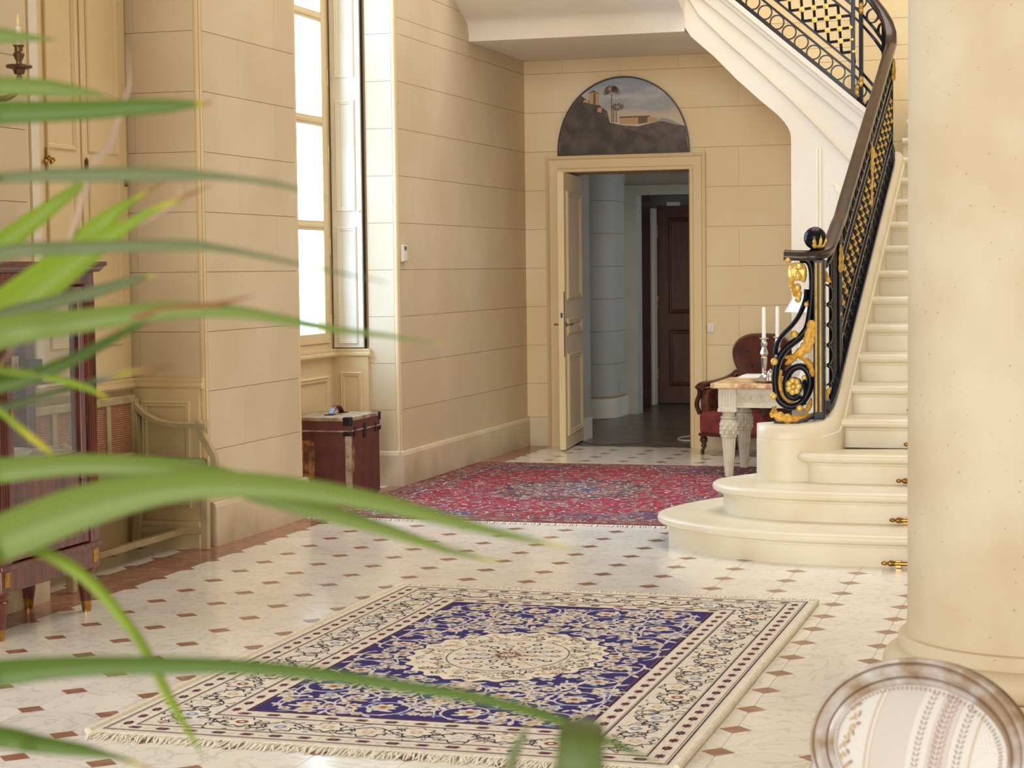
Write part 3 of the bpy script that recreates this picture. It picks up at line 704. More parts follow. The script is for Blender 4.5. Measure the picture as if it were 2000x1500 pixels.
# torch ornament half way up the lower flight
for yy in (13.1,):
    s = S1+(yy-11.42); p, ang, sl = at_s(s)
    post(s-.05, .02); post(s+.05, .02)
    o = MB().lathe([(0, .25), (.012, .26), (.02, .30), (.014, .34), (.02, .40), (.024, .52), (.028, .54), (.018, .56), (.034, .59), (.03, .63), (.012, .68), (0, .70)], (0, 0, 0), 12).build('torch', GOLD, bal, smooth=True, local=True); o.location = p-bal.location
# ---- newel post with gilded flutes, first panel
po = MB().box(-1.549, 10.965, .68, -1.486, 11.03, 1.58).build('newel_post', IRON, bal, bev=.005)
for x in (-1.532, -1.508): MB().tube([(x, 10.962, .72), (x, 10.962, 1.56)], .0065, 8).build('gilt_flute', GOLD, bal, smooth=True)
def gold_leaf(path, W, nrm=(0, -1, 0), lobes=5, bulge=.016, nm='acanthus_leaf', par=None, m=GOLD):
    P = crom(path, 5); n = len(P); N = Vector(nrm).normalized(); mb = MB(); vs = []; fs = []
    for i, p in enumerate(P):
        t = i/(n-1); T_ = (P[min(i+1, n-1)]-P[max(i-1, 0)]).normalized(); S = T_.cross(N).normalized()
        w = W*(math.sin(PI*min(1, .12+.88*t)**.8)**.7 if t < 1 else .02)*(.68+.32*abs(math.sin(lobes*PI*t)))
        for a, h in ((-1, -.2), (-.55, .75), (-.18, .35), (0, 1.05), (.18, .35), (.55, .75), (1, -.2), (.4, -.5), (-.4, -.5)): vs.append(p+S*(w*a)+N*(bulge*h*(.5+.5*abs(math.sin(lobes*PI*t)))))
    m_ = 9
    for i in range(n-1):
        for j in range(m_): fs.append((i*m_+j, i*m_+(j+1) % m_, (i+1)*m_+(j+1) % m_, (i+1)*m_+j))
    fs += [tuple(range(m_)), tuple((n-1)*m_+j for j in range(m_))[::-1]]
    mb.add(vs, fs); return mb.build(nm, m, par or bal, smooth=True)
YS = 11.0
def q_(px, py, y=YS):
    r = ray(px, py); return Vector((r.x/r.y*y, y, EYE+r.z/r.y*y))
def strap(pts, w=.038, dep=.055, nm='scroll_strap', taper=None):
    P = crom([q_(*p) for p in pts], 6)
    sc = None
    if taper: sc = [taper[0]+(taper[1]-taper[0])*i/(len(P)-1) for i in range(len(P))]
    return MB().sweep(P, [(-w/2, -dep*.2), (-w*.42, -dep*.38), (-w*.26, -dep*.5), (0, -dep*.56), (w*.26, -dep*.5), (w*.42, -dep*.38), (w/2, -dep*.2), (w/2, dep/2), (-w/2, dep/2)], up=(0, 1, 0), scale=sc).build(nm, IRON, bal, smooth=True)
strap([(1563, 508), (1577, 509), (1585, 522), (1587, 548), (1585, 592), (1579, 632), (1571, 649), (1557, 663), (1536, 680), (1523, 698), (1516, 720), (1515, 752), (1521, 778), (1534, 791), (1550, 794), (1566, 786), (1578, 768), (1583, 748), (1581, 732), (1573, 720), (1562, 716), (1548, 721), (1538, 735), (1535, 755), (1540, 771), (1552, 777), (1563, 770)])
strap([(1575, 565), (1573, 585), (1562, 613), (1548, 634), (1528, 655), (1518, 672), (1514, 692)], .024)
strap([(1571, 742), (1573, 765), (1571, 790)], .02)
strap([(1512, 795), (1511, 810), (1512, 821)], .022)
for px, py, r in ((1576, 594, 5.5), (1552.5, 653, 8), (1514, 706, 8), (1512.5, 773, 7.5), (1563, 797, 7.5), (1572, 737, 5), (1540.5, 507, 7)):
    p = q_(px, py); MB().ball((p.x, p.y-.02, p.z), r*YS/FPX, 12).build('gilt_ball', GOLD, bal, smooth=True)
# gilded scallop under the handrail end with its tail of husks
p = q_(1559, 533)
g = MB()
for k in range(7):
    a = -1.1+2.2*k/6; g.ball((p.x+.040*math.sin(a), p.y-.03, p.z-.012+.034*math.cos(a)*.6), .026, 10, 2.1, sx=.72)
g.ball((p.x+.012, p.y-.055, p.z+.034), .026, 10, .75); g.ball((p.x+.004, p.y-.055, p.z-.014), .022, 10, 1.3)
g.build('gilt_shell', GOLD, bal, smooth=True)
for px, py, r in ((1559, 562, .022), (1562, 574, .018), (1560, 583, .020)):
    q = q_(px, py); MB().ball((q.x, q.y-.03, q.z), r, 10, 1.2).build('gilt_husk', GOLD, bal, smooth=True)
gold_leaf([q_(1546, 548)-Vector((0, .03, 0)), q_(1552, 566)-Vector((0, .035, 0)), q_(1560, 590)-Vector((0, .03, 0))], .02)
# flower in the volute
p = q_(1551, 754)
for k in range(7):
    a = 2*PI*k/7
    MB().ball((p.x+.028*math.cos(a), p.y-.026, p.z+.028*math.sin(a)*1.15), .020, 10, 1.05, sy=.6).build('petal', GOLD, bal, smooth=True)
MB().ball((p.x, p.y-.038, p.z), .014, 10, 1, sy=.7).build('flower_boss', GOLD, bal, smooth=True)
MB().lathe([(.052, -.012), (.052, .012)], (p.x, p.y, p.z), 20, axis='y').build('flower_back', IRON, bal)
f_ = Vector((0, -.028, 0))
gold_leaf([q_(1588, 625)+f_, q_(1586, 650)+f_, q_(1580, 672)+f_, q_(1562, 690)+f_, q_(1540, 700)+f_], .044, lobes=6)
gold_leaf([q_(1590, 735)+f_, q_(1585, 715)+f_, q_(1575, 703)+f_, q_(1558, 697)+f_], .022, lobes=4)
gold_leaf([q_(1556, 696)+f_, q_(1545, 704)+f_, q_(1534, 712)+f_], .022, lobes=3); gold_leaf([q_(1548, 698)+f_, q_(1540, 697)+f_, q_(1533, 699)+f_], .014, lobes=2)
gold_leaf([q_(1527, 722)+f_*.6, q_(1524, 745)+f_*.6, q_(1528, 768)+f_*.6, q_(1540, 783)+f_*.6, q_(1556, 785)+f_*.6], .013, lobes=9, bulge=.01)
gold_leaf([q_(1507, 803)+f_, q_(1520, 812)+f_, q_(1540, 817)+f_, q_(1560, 816)+f_, q_(1590, 806)+f_], .032, lobes=5)
gold_leaf([q_(1512, 810)+f_, q_(1513, 800)+f_, q_(1518, 792)+f_], .016, lobes=2); gold_leaf([q_(1577, 802)+f_, q_(1583, 790)+f_, q_(1586, 775)+f_], .016, lobes=3)
# ball finial with gilded leaves clasping it
MB().ball((-1.542, 11.0, 1.700), .064, 24).build('ball_finial', IRON, bal, smooth=True)
MB().lathe([(.03, 1.625), (.036, 1.632), (.026, 1.64), (.034, 1.648), (.03, 1.655)], (-1.542, 11.0, 0), 16).build('finial_collar', IRON, bal, smooth=True)
for a0 in (-1.5, -.9, -.3, .5):
    pp = [Vector((-1.542+(.066*math.cos(b))*math.cos(a0), 11.0+.066*math.cos(b)*math.sin(a0), 1.700+.066*math.sin(b))) for b in (-1.05, -.7, -.35, -.0 if a0 != -.9 else .25)]
    gold_leaf(pp, .014, nrm=(math.cos(a0), math.sin(a0), -.2), lobes=2, bulge=.005, nm='finial_leaf')
# first panel: a chain of upright ovals, plain bars and two gilded palmettes
for k in range(5):
    p, ang, sl = at_s(.085); loc = p+Vector((0, 0, .20+.115*k))-bal.location
    o = inst(rproto, loc, bal); o.rotation_euler = (0, 0, -.25); o.scale = (.042, .06, .056)
    MB().ball(p+Vector((.0, -.012, .258+.115*k-.115)), .011, 8).build('gilt_bead', GOLD, bal, smooth=True)
for s in (.17, .21, .25, .29, .33): post(s, .013, .0, .82, nm='bar')
for v0, v1, ln in ((.06, .17, 1), (.80, .70, -1)):
    p, ang, sl = at_s(.075)
    for dx in (-.03, 0, .03):
        gold_leaf([p+Vector((0, -.02, v0)), p+Vector((dx*.7, -.03, (v0+v1)/2)), p+Vector((dx*1.3, -.025, v1-abs(dx)*ln))], .016, nrm=(.3, -.95, 0), lobes=3, bulge=.008, nm='palmette_leaf')
for s in (S1+.0, SA-.02): 
    p, ang, sl = at_s(s); 
    gold_leaf([p+Vector((.02, -.02, .60)), p+Vector((.025, -.03, .68)), p+Vector((.02, -.02, .76))], .02, nrm=(.8, -.6, 0), lobes=3, nm='palmette_leaf')
for s, v in ((SB-.03, .70), (SB-.03, .16), (SB+.0, .06)):
    p, ang, sl = at_s(s)
    for dz in (-.03, .03): gold_leaf([p+Vector((0, -.02, v)), p+Vector((.004, -.03, v+dz*.7)), p+Vector((0, -.02, v+dz*1.5))], .017, nrm=(.1, -1, 0), lobes=3, bulge=.01, nm='palmette_leaf')

# ================================================================== column
col = empty('stone_column', (-.205, 6.7, 0), 'thick round limestone column standing in front of the stairs', 'column')
CX, CY = -.205, 6.7
MB().lathe([(.428, .30), (.422, .34), (.42, .40), (.418, 3.0), (.41, 6.9), (.42, 7.0)], (CX, CY, 0), 72).build('shaft', COLST, col, smooth=True)
MB().lathe([(.43, .155)]+[(.452+.052*math.cos(a), .205+.052*math.sin(a)) for a in [(-PI/2)+PI*k/14 for k in range(15)]]+[(.452, .262), (.452, .295), (.447, .302), (.43, .305)], (CX, CY, 0), 72).build('base_moulding', COLST, col, smooth=True)
MB().lathe([(.49, 0), (.49, .15), (.484, .156), (.4, .156)], (CX, CY, 0), 72).build('plinth', COLST, col, smooth=True)

# ================================================================== rugs
def fan(c, r, n=10, sx=1., sy=1., a0=0., wob=0., k=0):
    out = []
    for i in range(n):
        a = 2*PI*i/n; q = r*(1+wob*math.cos(k*a)); x, y = q*math.cos(a)*sx, q*math.sin(a)*sy
        out.append((c[0]+x*math.cos(a0)-y*math.sin(a0), c[1]+x*math.sin(a0)+y*math.cos(a0)))
    return out
class Pat:
    """flat woven motifs: polygons stacked a fraction of a millimetre apart"""
    def __init__(s, z): s.mb = MB(); s.z = z; s.sym = False; s.k = 0
    def poly(s, pts, layer, mi):
        for fx, fy in (((1, 1), (-1, 1), (1, -1), (-1, -1)) if s.sym else ((1, 1),)):
            s.k += 1; q = [(x*fx, y*fy, s.z+layer*.00025+(s.k*7 % 20)*1.2e-5) for x, y in pts]
            if fx*fy < 0: q = q[::-1]
            s.mb.add(q, [tuple(range(len(q)))], mi)
    def stroke(s, path, w, layer, mi, taper=False):
        n = len(path); L_, R2 = [], []
        for i, p in enumerate(path):
            a = path[max(i-1, 0)]; b = path[min(i+1, n-1)]; tx, ty = b[0]-a[0], b[1]-a[1]; l = math.hypot(tx, ty) or 1
            ww = w*(1-.8*i/(n-1)) if taper else w
            L_.append((p[0]-ty/l*ww/2, p[1]+tx/l*ww/2)); R2.append((p[0]+ty/l*ww/2, p[1]-tx/l*ww/2))
        for i in range(n-1): s.poly([R2[i], R2[i+1], L_[i+1], L_[i]], layer, mi)
    def flower(s, c, r, layer, cols, n=8, a0=0.):
        s.poly(fan(c, r, n*4, a0=a0, wob=.20, k=n), layer, cols[0]); s.poly(fan(c, r*.66, n*3, a0=a0+.3, wob=.16, k=n), layer+1, cols[1]); s.poly(fan(c, r*.30, 8), layer+2, cols[2])
        for i in range(n):
            a = a0+2*PI*(i+.5)/n; s.stroke([(c[0]+r*.3*math.cos(a), c[1]+r*.3*math.sin(a)), (c[0]+r*.85*math.cos(a), c[1]+r*.85*math.sin(a))], r*.08, layer+2, cols[3])
    def leaf(s, c, r, a, layer, mi, fat=.38): s.poly(fan(c, r, 10, 1, fat, a), layer, mi)
def wool(name, rgb): return mat(name, lin(*rgb), .95, col2=tuple(v*.8 for v in lin(*rgb)), vscale=60, vlo=.35, vhi=.7, spec=.1)
NAVY = wool('wool_navy', (66, 58, 118)); IVORY = wool('wool_ivory', (236, 226, 212)); LILAC = wool('wool_lilac', (222, 212, 216)); SAND = wool('wool_sand', (214, 188, 154))
INK = wool('wool_ink', (62, 54, 74)); RUST = wool('wool_rust', (146, 84, 72)); SKYB = wool('wool_sky', (136, 156, 190)); CREAM = wool('wool_cream', (242, 232, 214))
rx0, rx1, ry0, ry1 = -3.255, -1.235, 5.76, 8.84; rcx, rcy = (rx0+rx1)/2, (ry0+ry1)/2; hw, hh = (rx1-rx0)/2, (ry1-ry0)/2
rug = empty('rug', (rcx, rcy, 0), 'ivory and navy floral rug with round medallion and fringe on the marble floor', 'rug')
MB().box(-hw, -hh, .0005, hw, hh, .012).build('rug_body', CREAM, rug, local=True)
for sx in (1, -1): MB().tube([(sx*hw, -hh, .011), (sx*(hw+.004), -hh/2, .011), (sx*hw, 0, .011), (sx*(hw+.005), hh/2, .011), (sx*hw, hh, .011)], .0125, 8).build('rug_binding', CREAM, rug, local=True, smooth=True)
P = Pat(.0123); MS = [NAVY, IVORY, LILAC, SAND, INK, RUST, SKYB, CREAM]
def rect(x0, y0, x1, y1, l, mi): P.poly([(x0, y0), (x1, y0), (x1, y1), (x0, y1)], l, mi)
def frame_lines(ins, w, l, mi):
    a, b = hw-ins, hh-ins
    rect(-a, -b, a, -b+w, l, mi); rect(-a, b-w, a, b, l, mi); rect(-a, -b, -a+w, b, l, mi); rect(a-w, -b, a, b, l, mi)
rect(-hw+.03, -hh+.02, hw-.03, hh-.02, 0, 1)
for ins, w, mi in ((.035, .006, 4), (.046, .003, 5), (.118, .006, 4), (.127, .003, 3), (.315, .006, 4), (.324, .003, 5), (.398, .009, 4)): frame_lines(ins, w, 2, mi)
rect(-hw+.407, -hh+.407, hw-.407, hh-.407, 1, 0)
frame_lines(.41, .004, 3, 5)
def ring_pts(ins, step_):
    a, b = hw-ins, hh-ins; out = []
    for (x0, y0, x1, y1, dr) in ((-a, -b, a, -b, 0), (a, -b, a, b, PI/2), (a, b, -a, b, PI), (-a, b, -a, -b, -PI/2)):
        n = round(math.hypot(x1-x0, y1-y0)/step_)
        for i in range(n): t = (i+.5)/n; out.append((x0+(x1-x0)*t, y0+(y1-y0)*t, dr, i))
    return out
for ins in (.082, .358):
    for x, y, dr, i in ring_pts(ins, .105):
        P.poly(fan((x, y), .026, 14, 1, .62, dr, .22, 6), 2, 4 if i % 2 else 5); P.poly(fan((x, y), .013, 8, 1, .7, dr), 3, 5 if i % 2 else 0)
    for x, y, dr, i in ring_pts(ins, .105):
        P.leaf((x+.052*math.cos(dr), y+.052*math.sin(dr)), .009, dr+.6, 2, 3)
# main border: undulating vine with outlined flowers and leaves
def outlined(c, r, l, fill, a0=0., n=7):
    P.poly(fan(c, r*1.14, n*4, a0=a0, wob=.2, k=n), l, 4); P.poly(fan(c, r, n*4, a0=a0, wob=.2, k=n), l+1, fill); P.poly(fan(c, r*.45, 10), l+2, random.choice((3, 5, 2, 6))); P.poly(fan(c, r*.2, 6), l+3, 7)
rb = random.Random(3)
for (x0, y0, x1, y1) in ((-1, -1, 1, -1), (1, -1, 1, 1), (1, 1, -1, 1), (-1, 1, -1, -1)):
    a, b = hw-.22, hh-.22; p0 = Vector((x0*a, y0*b)); p1 = Vector((x1*a, y1*b)); L_ = (p1-p0).length; t_ = (p1-p0)/L_; n_ = Vector((-t_.y, t_.x)); per = L_/round(L_/.34)
    N_ = int(L_/.012); path = [p0+t_*(L_*i/N_)+n_*(.055*math.sin(2*PI*(L_*i/N_)/per)) for i in range(N_+1)]
    P.stroke(path, .0055, 2, 4)
    k = 0; d = per/4
    while d < L_:
        sg = 1 if k % 2 == 0 else -1; c = p0+t_*d+n_*(-sg*.018); outlined(c, .052, 4, 7 if k % 2 else 1, rb.random())
        # small scrolling tendrils around each flower
        for q in (-1, 1):
            c2 = p0+t_*(d+q*per*.24)+n_*(sg*.02*q)
            sp2 = [c2+Vector((math.cos(a_)*r2, math.sin(a_)*r2)) for a_, r2 in [(.5*i+k, .038*(1-i/14)+.006) for i in range(13)]]
            P.stroke(sp2, .005, 3, 4)
            for i in range(3):
                a_ = rb.random()*6.3; c3 = c2+Vector((math.cos(a_), math.sin(a_)))*.045; P.leaf(c3, .019, a_+.8, 3, 4, .42); P.leaf(c3, .014, a_+.8, 4, rb.choice((3, 7, 2)), .38)
        d += per/2; k += 1
    for i in range(int(L_/.028)):
        c3 = p0+t_*((i+rb.random())*.028)+n_*(rb.uniform(-.088, .088)); a_ = rb.random()*6.3
        if rb.random() < .6: P.stroke([c3+Vector((math.cos(a_+j*.7)*.016, math.sin(a_+j*.7)*.016)) for j in range(5)], .0045, 3, 4)
        else: P.leaf(c3, .011, a_, 3, rb.choice((5, 3, 4, 6)), .5)
# field: scrolling vines mirrored over the four quarters
P.sym = True
rf = random.Random(11); FX, FY = hw-.43, hh-.43
def inmed(x, y, k=1.): return (x/(.375*k))**2+(y/(.475*k))**2 < 1
taken = []
def scroll(cx, cy, r, a0, dr, turns=1.35):
    n = 26; pts = []
    for i in range(n+1):
        t = i/n; a = a0+dr*turns*2*PI*t; rr = r*(1-.78*t); pts.append((cx+rr*math.cos(a), cy+rr*math.sin(a)))
    pts = [(max(.0, min(FX-.004, x)), max(.0, min(FY-.004, y))) for x, y in pts]
    P.stroke(pts, .010, 2, 2)
    P.flower((cx, cy), r*.36, 4, (1, 3, 5, 2), 8, a0)
    for i in range(3, n, 3):
        x, y = pts[i]; a = a0+dr*turns*2*PI*i/n
        P.leaf((x+.018*math.cos(a), y+.018*math.sin(a)), .028, a+dr*.9, 3, rf.choice((1, 1, 3, 2, 6)), .36)
for cx, cy, r, a0, dr in ((.16, .98, .13, .5, 1), (.44, .99, .12, 2.2, -1), (.46, .70, .13, 4.2, 1), (.19, .70, .12, 1.0, -1), (.47, .40, .12, 3.2, -1), (.49, .13, .11, 5.2, 1), (.02, .84, .07, 0, 1), (.31, .85, .09, 2.6, 1), (.33, .56, .08, 4.6, -1), (.03, .58, .06, 3, 1), (.57, .86, .05, 1, 1), (.57, .55, .05, 4, -1), (.30, 1.07, .06, 3, 1)):
    scroll(cx, cy, r, a0, dr); taken.append((cx, cy, r*.5))
# long vines that link the scrolls
for path in ([(0, .52), (.1, .60), (.10, .75), (.02, .9), (.06, 1.08)], [(.34, .44), (.42, .52), (.36, .66), (.30, .76), (.36, .92), (.30, 1.06)], [(.40, .0), (.44, .1), (.38, .24), (.44, .34)], [(.56, .2), (.55, .45), (.575, .7), (.55, 1.05)], [(.12, .50), (.24, .56), (.28, .70), (.20, .82)]):
    q = [tuple(v)[:2] for v in crom([(x, y, 0) for x, y in path], 8)]; P.stroke(q, .008, 2, 2)
    for i in range(2, len(q)-1, 4):
        a = math.atan2(q[i+1][1]-q[i][1], q[i+1][0]-q[i][0]); sg = 1 if (i//4) % 2 else -1; P.leaf((q[i][0]-math.sin(a)*.024*sg, q[i][1]+math.cos(a)*.024*sg), .026, a+.7*sg, 3, rf.choice((1, 3, 2)), .34)
for _ in range(420):
    x, y = rf.uniform(.0, FX-.02), rf.uniform(.0, FY-.02)
    if inmed(x, y, 1.08) or any(math.hypot(x-a, y-b) < r+.032 for a, b, r in taken): continue
    r = rf.choice((.018, .022, .028, .036)); taken.append((x, y, r*.8))
    if r > .02: P.flower((x, y), r, 4, (rf.choice((1, 7, 1)), rf.choice((3, 6, 2)), rf.choice((5, 3)), 2), rf.choice((6, 7)), rf.random())
    else: P.leaf((x, y), r, rf.random()*6, 3, rf.choice((1, 2, 3, 6)), .5)
P.sym = False
# medallion
P.poly(fan((0, 0), 1, 24*6, .385, .485, 0, .035, 24), 5, 7)
rm_ = random.Random(21)
for k in range(24):
    a = 2*PI*k/24
    for q, sz in ((.90, .02), (.72, .024)):
        a2 = a+(0 if q > .8 else PI/24); c = (.385*q*math.cos(a2), .485*q*math.sin(a2)); P.poly(fan(c, sz, 14, 1, .7, a, .2, 5), 7, rm_.choice((3, 4, 2, 3))); P.poly(fan(c, sz*.66, 10, 1, .7, a), 8, rm_.choice((1, 7))); P.poly(fan(c, sz*.3, 6), 9, rm_.choice((5, 3, 6)))
for _ in range(330):
    q = math.sqrt(rm_.uniform(.42, .9)); a = rm_.random()*6.3; c = (.385*q*math.cos(a), .485*q*math.sin(a)); b = rm_.random()*6.3
    if rm_.random() < .6: P.stroke([(c[0]+math.cos(b+j*.75)*.015, c[1]+math.sin(b+j*.75)*.015) for j in range(5)], .0045, 8, rm_.choice((4, 3, 3, 4, 5)))
    else: P.leaf(c, .011, b, 8, rm_.choice((3, 5, 6, 4, 2)), .45)
P.poly(fan((0, 0), 1, 16*6, .235, .30, 0, .05, 16), 9, 1)
P.stroke([(.238*math.cos(i*PI/40), .303*math.sin(i*PI/40)) for i in range(81)], .004, 10, 4)
for rr, n, sz, cols in ((.82, 16, .024, (4, 5, 3)), (.62, 14, .026, (3, 6, 4)), (.42, 10, .026, (5, 4, 6)), (.24, 8, .022, (4, 3, 5))):
    for k in range(n):
        a = 2*PI*(k+.3*rr)/n; c = (.23*rr*math.cos(a), .295*rr*math.sin(a)); P.poly(fan(c, sz, 14, 1, .7, a, .2, 5), 10, cols[k % 3]); P.poly(fan(c, sz*.6, 8, 1, .7, a), 11, 7 if k % 2 else 1)
        P.stroke([(c[0]+math.cos(j*.8+k)*.02, c[1]+math.sin(j*.8+k)*.02) for j in range(6)], .004, 12, 4 if k % 2 else 3)
P.flower((0, 0), .05, 12, (5, 1, 3, 4), 8)
P.mb.build('woven_pattern', MS, rug, local=True, kind='stuff')
fr = MB(); rr = random.Random(5)
for sg, ys in ((-1, 1), (1, 1)):
    n = 330
    for i in range(n):
        x = -hw+.02+(2*hw-.04)*i/n; y0 = sg*hh; l = rr.uniform(.05, .085); dx = rr.uniform(-.025, .025); w = .0032
        z = rr.uniform(.003, .010); mx = x+dx*.4+rr.uniform(-.006, .006)
        fr.add([(x-w, y0, .011), (x+w, y0, .011), (mx+w, y0+sg*l*.55, z+.004), (mx-w, y0+sg*l*.55, z+.004), (x+dx+w*.7, y0+sg*l, .0015), (x+dx-w*.7, y0+sg*l, .0015),
                (x, y0, .004), (mx, y0+sg*l*.55, .0012), (x+dx, y0+sg*l, .0008)], [(0, 1, 2, 3), (3, 2, 4, 5), (1, 0, 6), (1, 6, 7, 2), (6, 0, 3, 7), (2, 7, 8, 4), (7, 3, 5, 8)])
fr.build('fringe', CREAM, rug, local=True, kind='stuff')

# red rug further back, by the door
g0x, g1x, g0y, g1y = -4.74, -2.28, 11.22, 14.70; gx, gy = (g0x+g1x)/2, (g0y+g1y)/2; GW, GH = (g1x-g0x)/2, (g1y-g0y)/2
rug2 = empty('rug', (gx, gy, 0), 'worn red Persian style rug with dark centre in front of the corridor door', 'rug')
RED = wool('wool_red', (184, 58, 78)); MADDER = wool('wool_madder', (158, 72, 80)); SLATE = wool('wool_slate', (96, 100, 132)); TAUPE = wool('wool_taupe', (150, 118, 104)); PINKG = wool('wool_pink', (194, 150, 142)); DKB = wool('wool_darkbrown', (104, 80, 80))
MS2 = [RED, MADDER, SLATE, TAUPE, PINKG, DKB, IVORY]
MB().box(-GW, -GH, .0005, GW, GH, .011).build('rug_body', TAUPE, rug2, local=True)
P = Pat(.0113); rq = random.Random(9)
P.poly([(-GW+.015, -GH+.01), (GW-.015, -GH+.01), (GW-.015, GH-.01), (-GW+.015, GH-.01)], 0, 1)
for ins, w, mi in ((.03, .02, 5), (.06, .015, 4), (.09, .10, 3), (.20, .015, 5), (.225, .015, 6)):
    a, b = GW-ins, GH-ins
    for q in ((-a, -b, a, -b+w), (-a, b-w, a, b), (-a, -b, -a+w, b), (a-w, -b, a, b)): P.poly([(q[0], q[1]), (q[2], q[1]), (q[2], q[3]), (q[0], q[3])], 1, mi)
P.poly([(-GW+.25, -GH+.25), (GW-.25, -GH+.25), (GW-.25, GH-.25), (-GW+.25, GH-.25)], 1, 2)
# red lobed field over slate corners
P.poly(fan((0, 0), 1, 120, GW-.26, GH-.26, 0, .06, 8), 2, 0)
P.poly([(-GW+.30, -GH+.62), (GW-.30, -GH+.62), (GW-.30, GH-.62), (-GW+.30, GH-.62)], 2, 0)
P.poly(fan((0, 0), 1, 96, .52, .62, 0, .09, 12), 3, 5); P.poly(fan((0, 0), 1, 80, .36, .42, 0, .1, 10), 4, 3); P.poly(fan((0, 0), 1, 60, .2, .24, 0, .1, 8), 5, 2)
for _ in range(6500):
    x, y = rq.uniform(-GW+.03, GW-.03), rq.uniform(-GH+.03, GH-.03); a = rq.random()*6.3
    med = (x/.55)**2+(y/.66)**2 < 1
    mi = rq.choice((3, 6, 5, 2, 4, 0)) if med else rq.choice((4, 4, 3, 1, 2, 4, 1, 0, 0, 3))
    if rq.random() < .5: P.leaf((x, y), rq.uniform(.012, .026), a, 6, mi, .5)
    else: P.stroke([(x+math.cos(a+j*.6)*.035, y+math.sin(a+j*.6)*.024) for j in range(5)], .008, 7, mi)
for _ in range(5200):
    x, y = rq.uniform(-GW+.03, GW-.03), rq.uniform(-GH+.03, GH-.03); a = rq.random()*6.3
    P.stroke([(x+math.cos(a)*t_, y+math.sin(a)*t_) for t_ in (-.018, 0, .018)], .010, 9, rq.choice((4, 3, 4, 6, 3, 1, 2)))
for _ in range(420):
    x, y = rq.uniform(-GW+.06, GW-.06), rq.uniform(-GH+.06, GH-.06); P.flower((x, y), rq.uniform(.02, .036), 8, (rq.choice((4, 3, 1)), rq.choice((0, 2, 1)), 3, 3), 6, rq.random())
P.mb.build('woven_pattern', MS2, rug2, local=True, kind='stuff')
fr = MB()
for i in range(300):
    x = -GW+2*GW*i/300
    for sg in (-1,):
        l = rq.uniform(.03, .06); dx = rq.uniform(-.015, .015); fr.add([(x-.004, sg*GH, .010), (x+.004, sg*GH, .010), (x+dx+.003, sg*(GH+l), .001), (x+dx-.003, sg*(GH+l), .001), (x, sg*GH, .002)], [(0, 1, 2, 3), (1, 0, 4), (1, 4, 2), (4, 0, 3), (4, 3, 2)])
fr.build('fringe', IVORY, rug2, local=True, kind='stuff')

# ================================================================== glazed cabinet on the left
VX0, VX1, VY0, VY1 = -4.80, -4.40, 7.10, 7.94
vit = empty('display_cabinet', ((VX0+VX1)/2, (VY0+VY1)/2, 0), 'dark red mahogany glazed cabinet on tapered brass-tipped legs at the left wall', 'cabinet')
def cab_leg(x, y):
    m = MB().lathe([(.020, .0), (.024, .045), (.026, .05)], (x, y, 0), 12).build('sabot', BRASS, None, smooth=True)
    l = MB().lathe([(.026, .05), (.040, .15), (.044, .165), (.036, .172), (.036, .185), (.046, .195), (.046, .205)], (x, y, 0), 12).build('leg', MAHOG, vit, smooth=True)
    m.parent = l; m.location = (-vit.location.x, -vit.location.y, 0)
ix = .05
for x in (VX0+ix, VX1-ix):
    for y in (VY0+ix, VY1-ix): cab_leg(x, y)
cb = MB().box(VX0, VY0, .205, VX1, VY1, .31); cb.build('plinth', MAHOG, vit, bev=.006)
MB().box(VX0-.005, VY0-.01, .30, VX1+.012, VY1+.01, .325).build('base_moulding', MAHOG, vit, bev=.006)
for x in (VX0, VX1-.085):
    for y in (VY0, VY1-.085):
        pm = MB().box(x, y, .322, x+.085, y+.085, 1.505)
        for k in range(4):
            if x > -4.6: pm.tube([(x+.087, y+.014+.019*k, .42), (x+.087, y+.014+.019*k, 1.42)], .0065, 6)
            pm.tube([(x+.014+.019*k, y-.001, .42), (x+.014+.019*k, y-.001, 1.42)], .0065, 6); pm.tube([(x+.014+.019*k, y+.086, .42), (x+.014+.019*k, y+.086, 1.42)], .0065, 6)
        pm.build('corner_post', MAHOG, vit)
        if x > -4.6: MB().box(x+.03, y+.02, .23, x+.088, y+.065, .295).build('brass_inlay', BRASS, vit)
MB().box(VX0, VY0, 1.50, VX1, VY1, 1.555).build('frieze', MAHOG, vit, bev=.004)
MB().prism([(VX0, 1.555), (VX1+.0, 1.555), (VX1+.02, 1.567), (VX1+.028, 1.578), (VX1+.045, 1.585), (VX1+.045, 1.602), (VX0, 1.602)], 'y', VY0-.045, VY1+.045).build('cornice', MAHOG, vit)
# glazed door facing the room: stiles, rails, wooden lower panel, glass
dm = MB().box(VX1-.035, VY0+.09, .33, VX1-.005, VY0+.135, 1.49).box(VX1-.035, VY1-.135, .33, VX1-.005, VY1-.09, 1.49).box(VX1-.035, VY0+.135, .33, VX1-.005, VY1-.135, .38).box(VX1-.035, VY0+.135, 1.44, VX1-.005, VY1-.135, 1.49).box(VX1-.035, VY0+.135, .70, VX1-.005, VY1-.135, .745)
door_v = dm.build('door', MAHOG, vit, bev=.004)
MB().box(VX1-.026, VY0+.13, .375, VX1-.016, VY1-.13, .705).build('door_panel', MAHOG, door_v); MB().box(VX1-.022, VY0+.13, .74, VX1-.018, VY1-.13, 1.445).build('glass', CABGLASS, door_v)
MB().box(VX1-.004, VY0+.105, .93, VX1+.002, VY0+.125, 1.01).build('escutcheon', BRASS, door_v)
for y in (VY0+.02, VY1-.024): MB().box(VX0+.085, y, .74, VX1-.085, y+.004, 1.50).build('side_glass', CABGLASS, vit); MB().box(VX0+.085, y-.004, .325, VX1-.085, y+.008, .74).build('side_panel', MAHOG, vit)
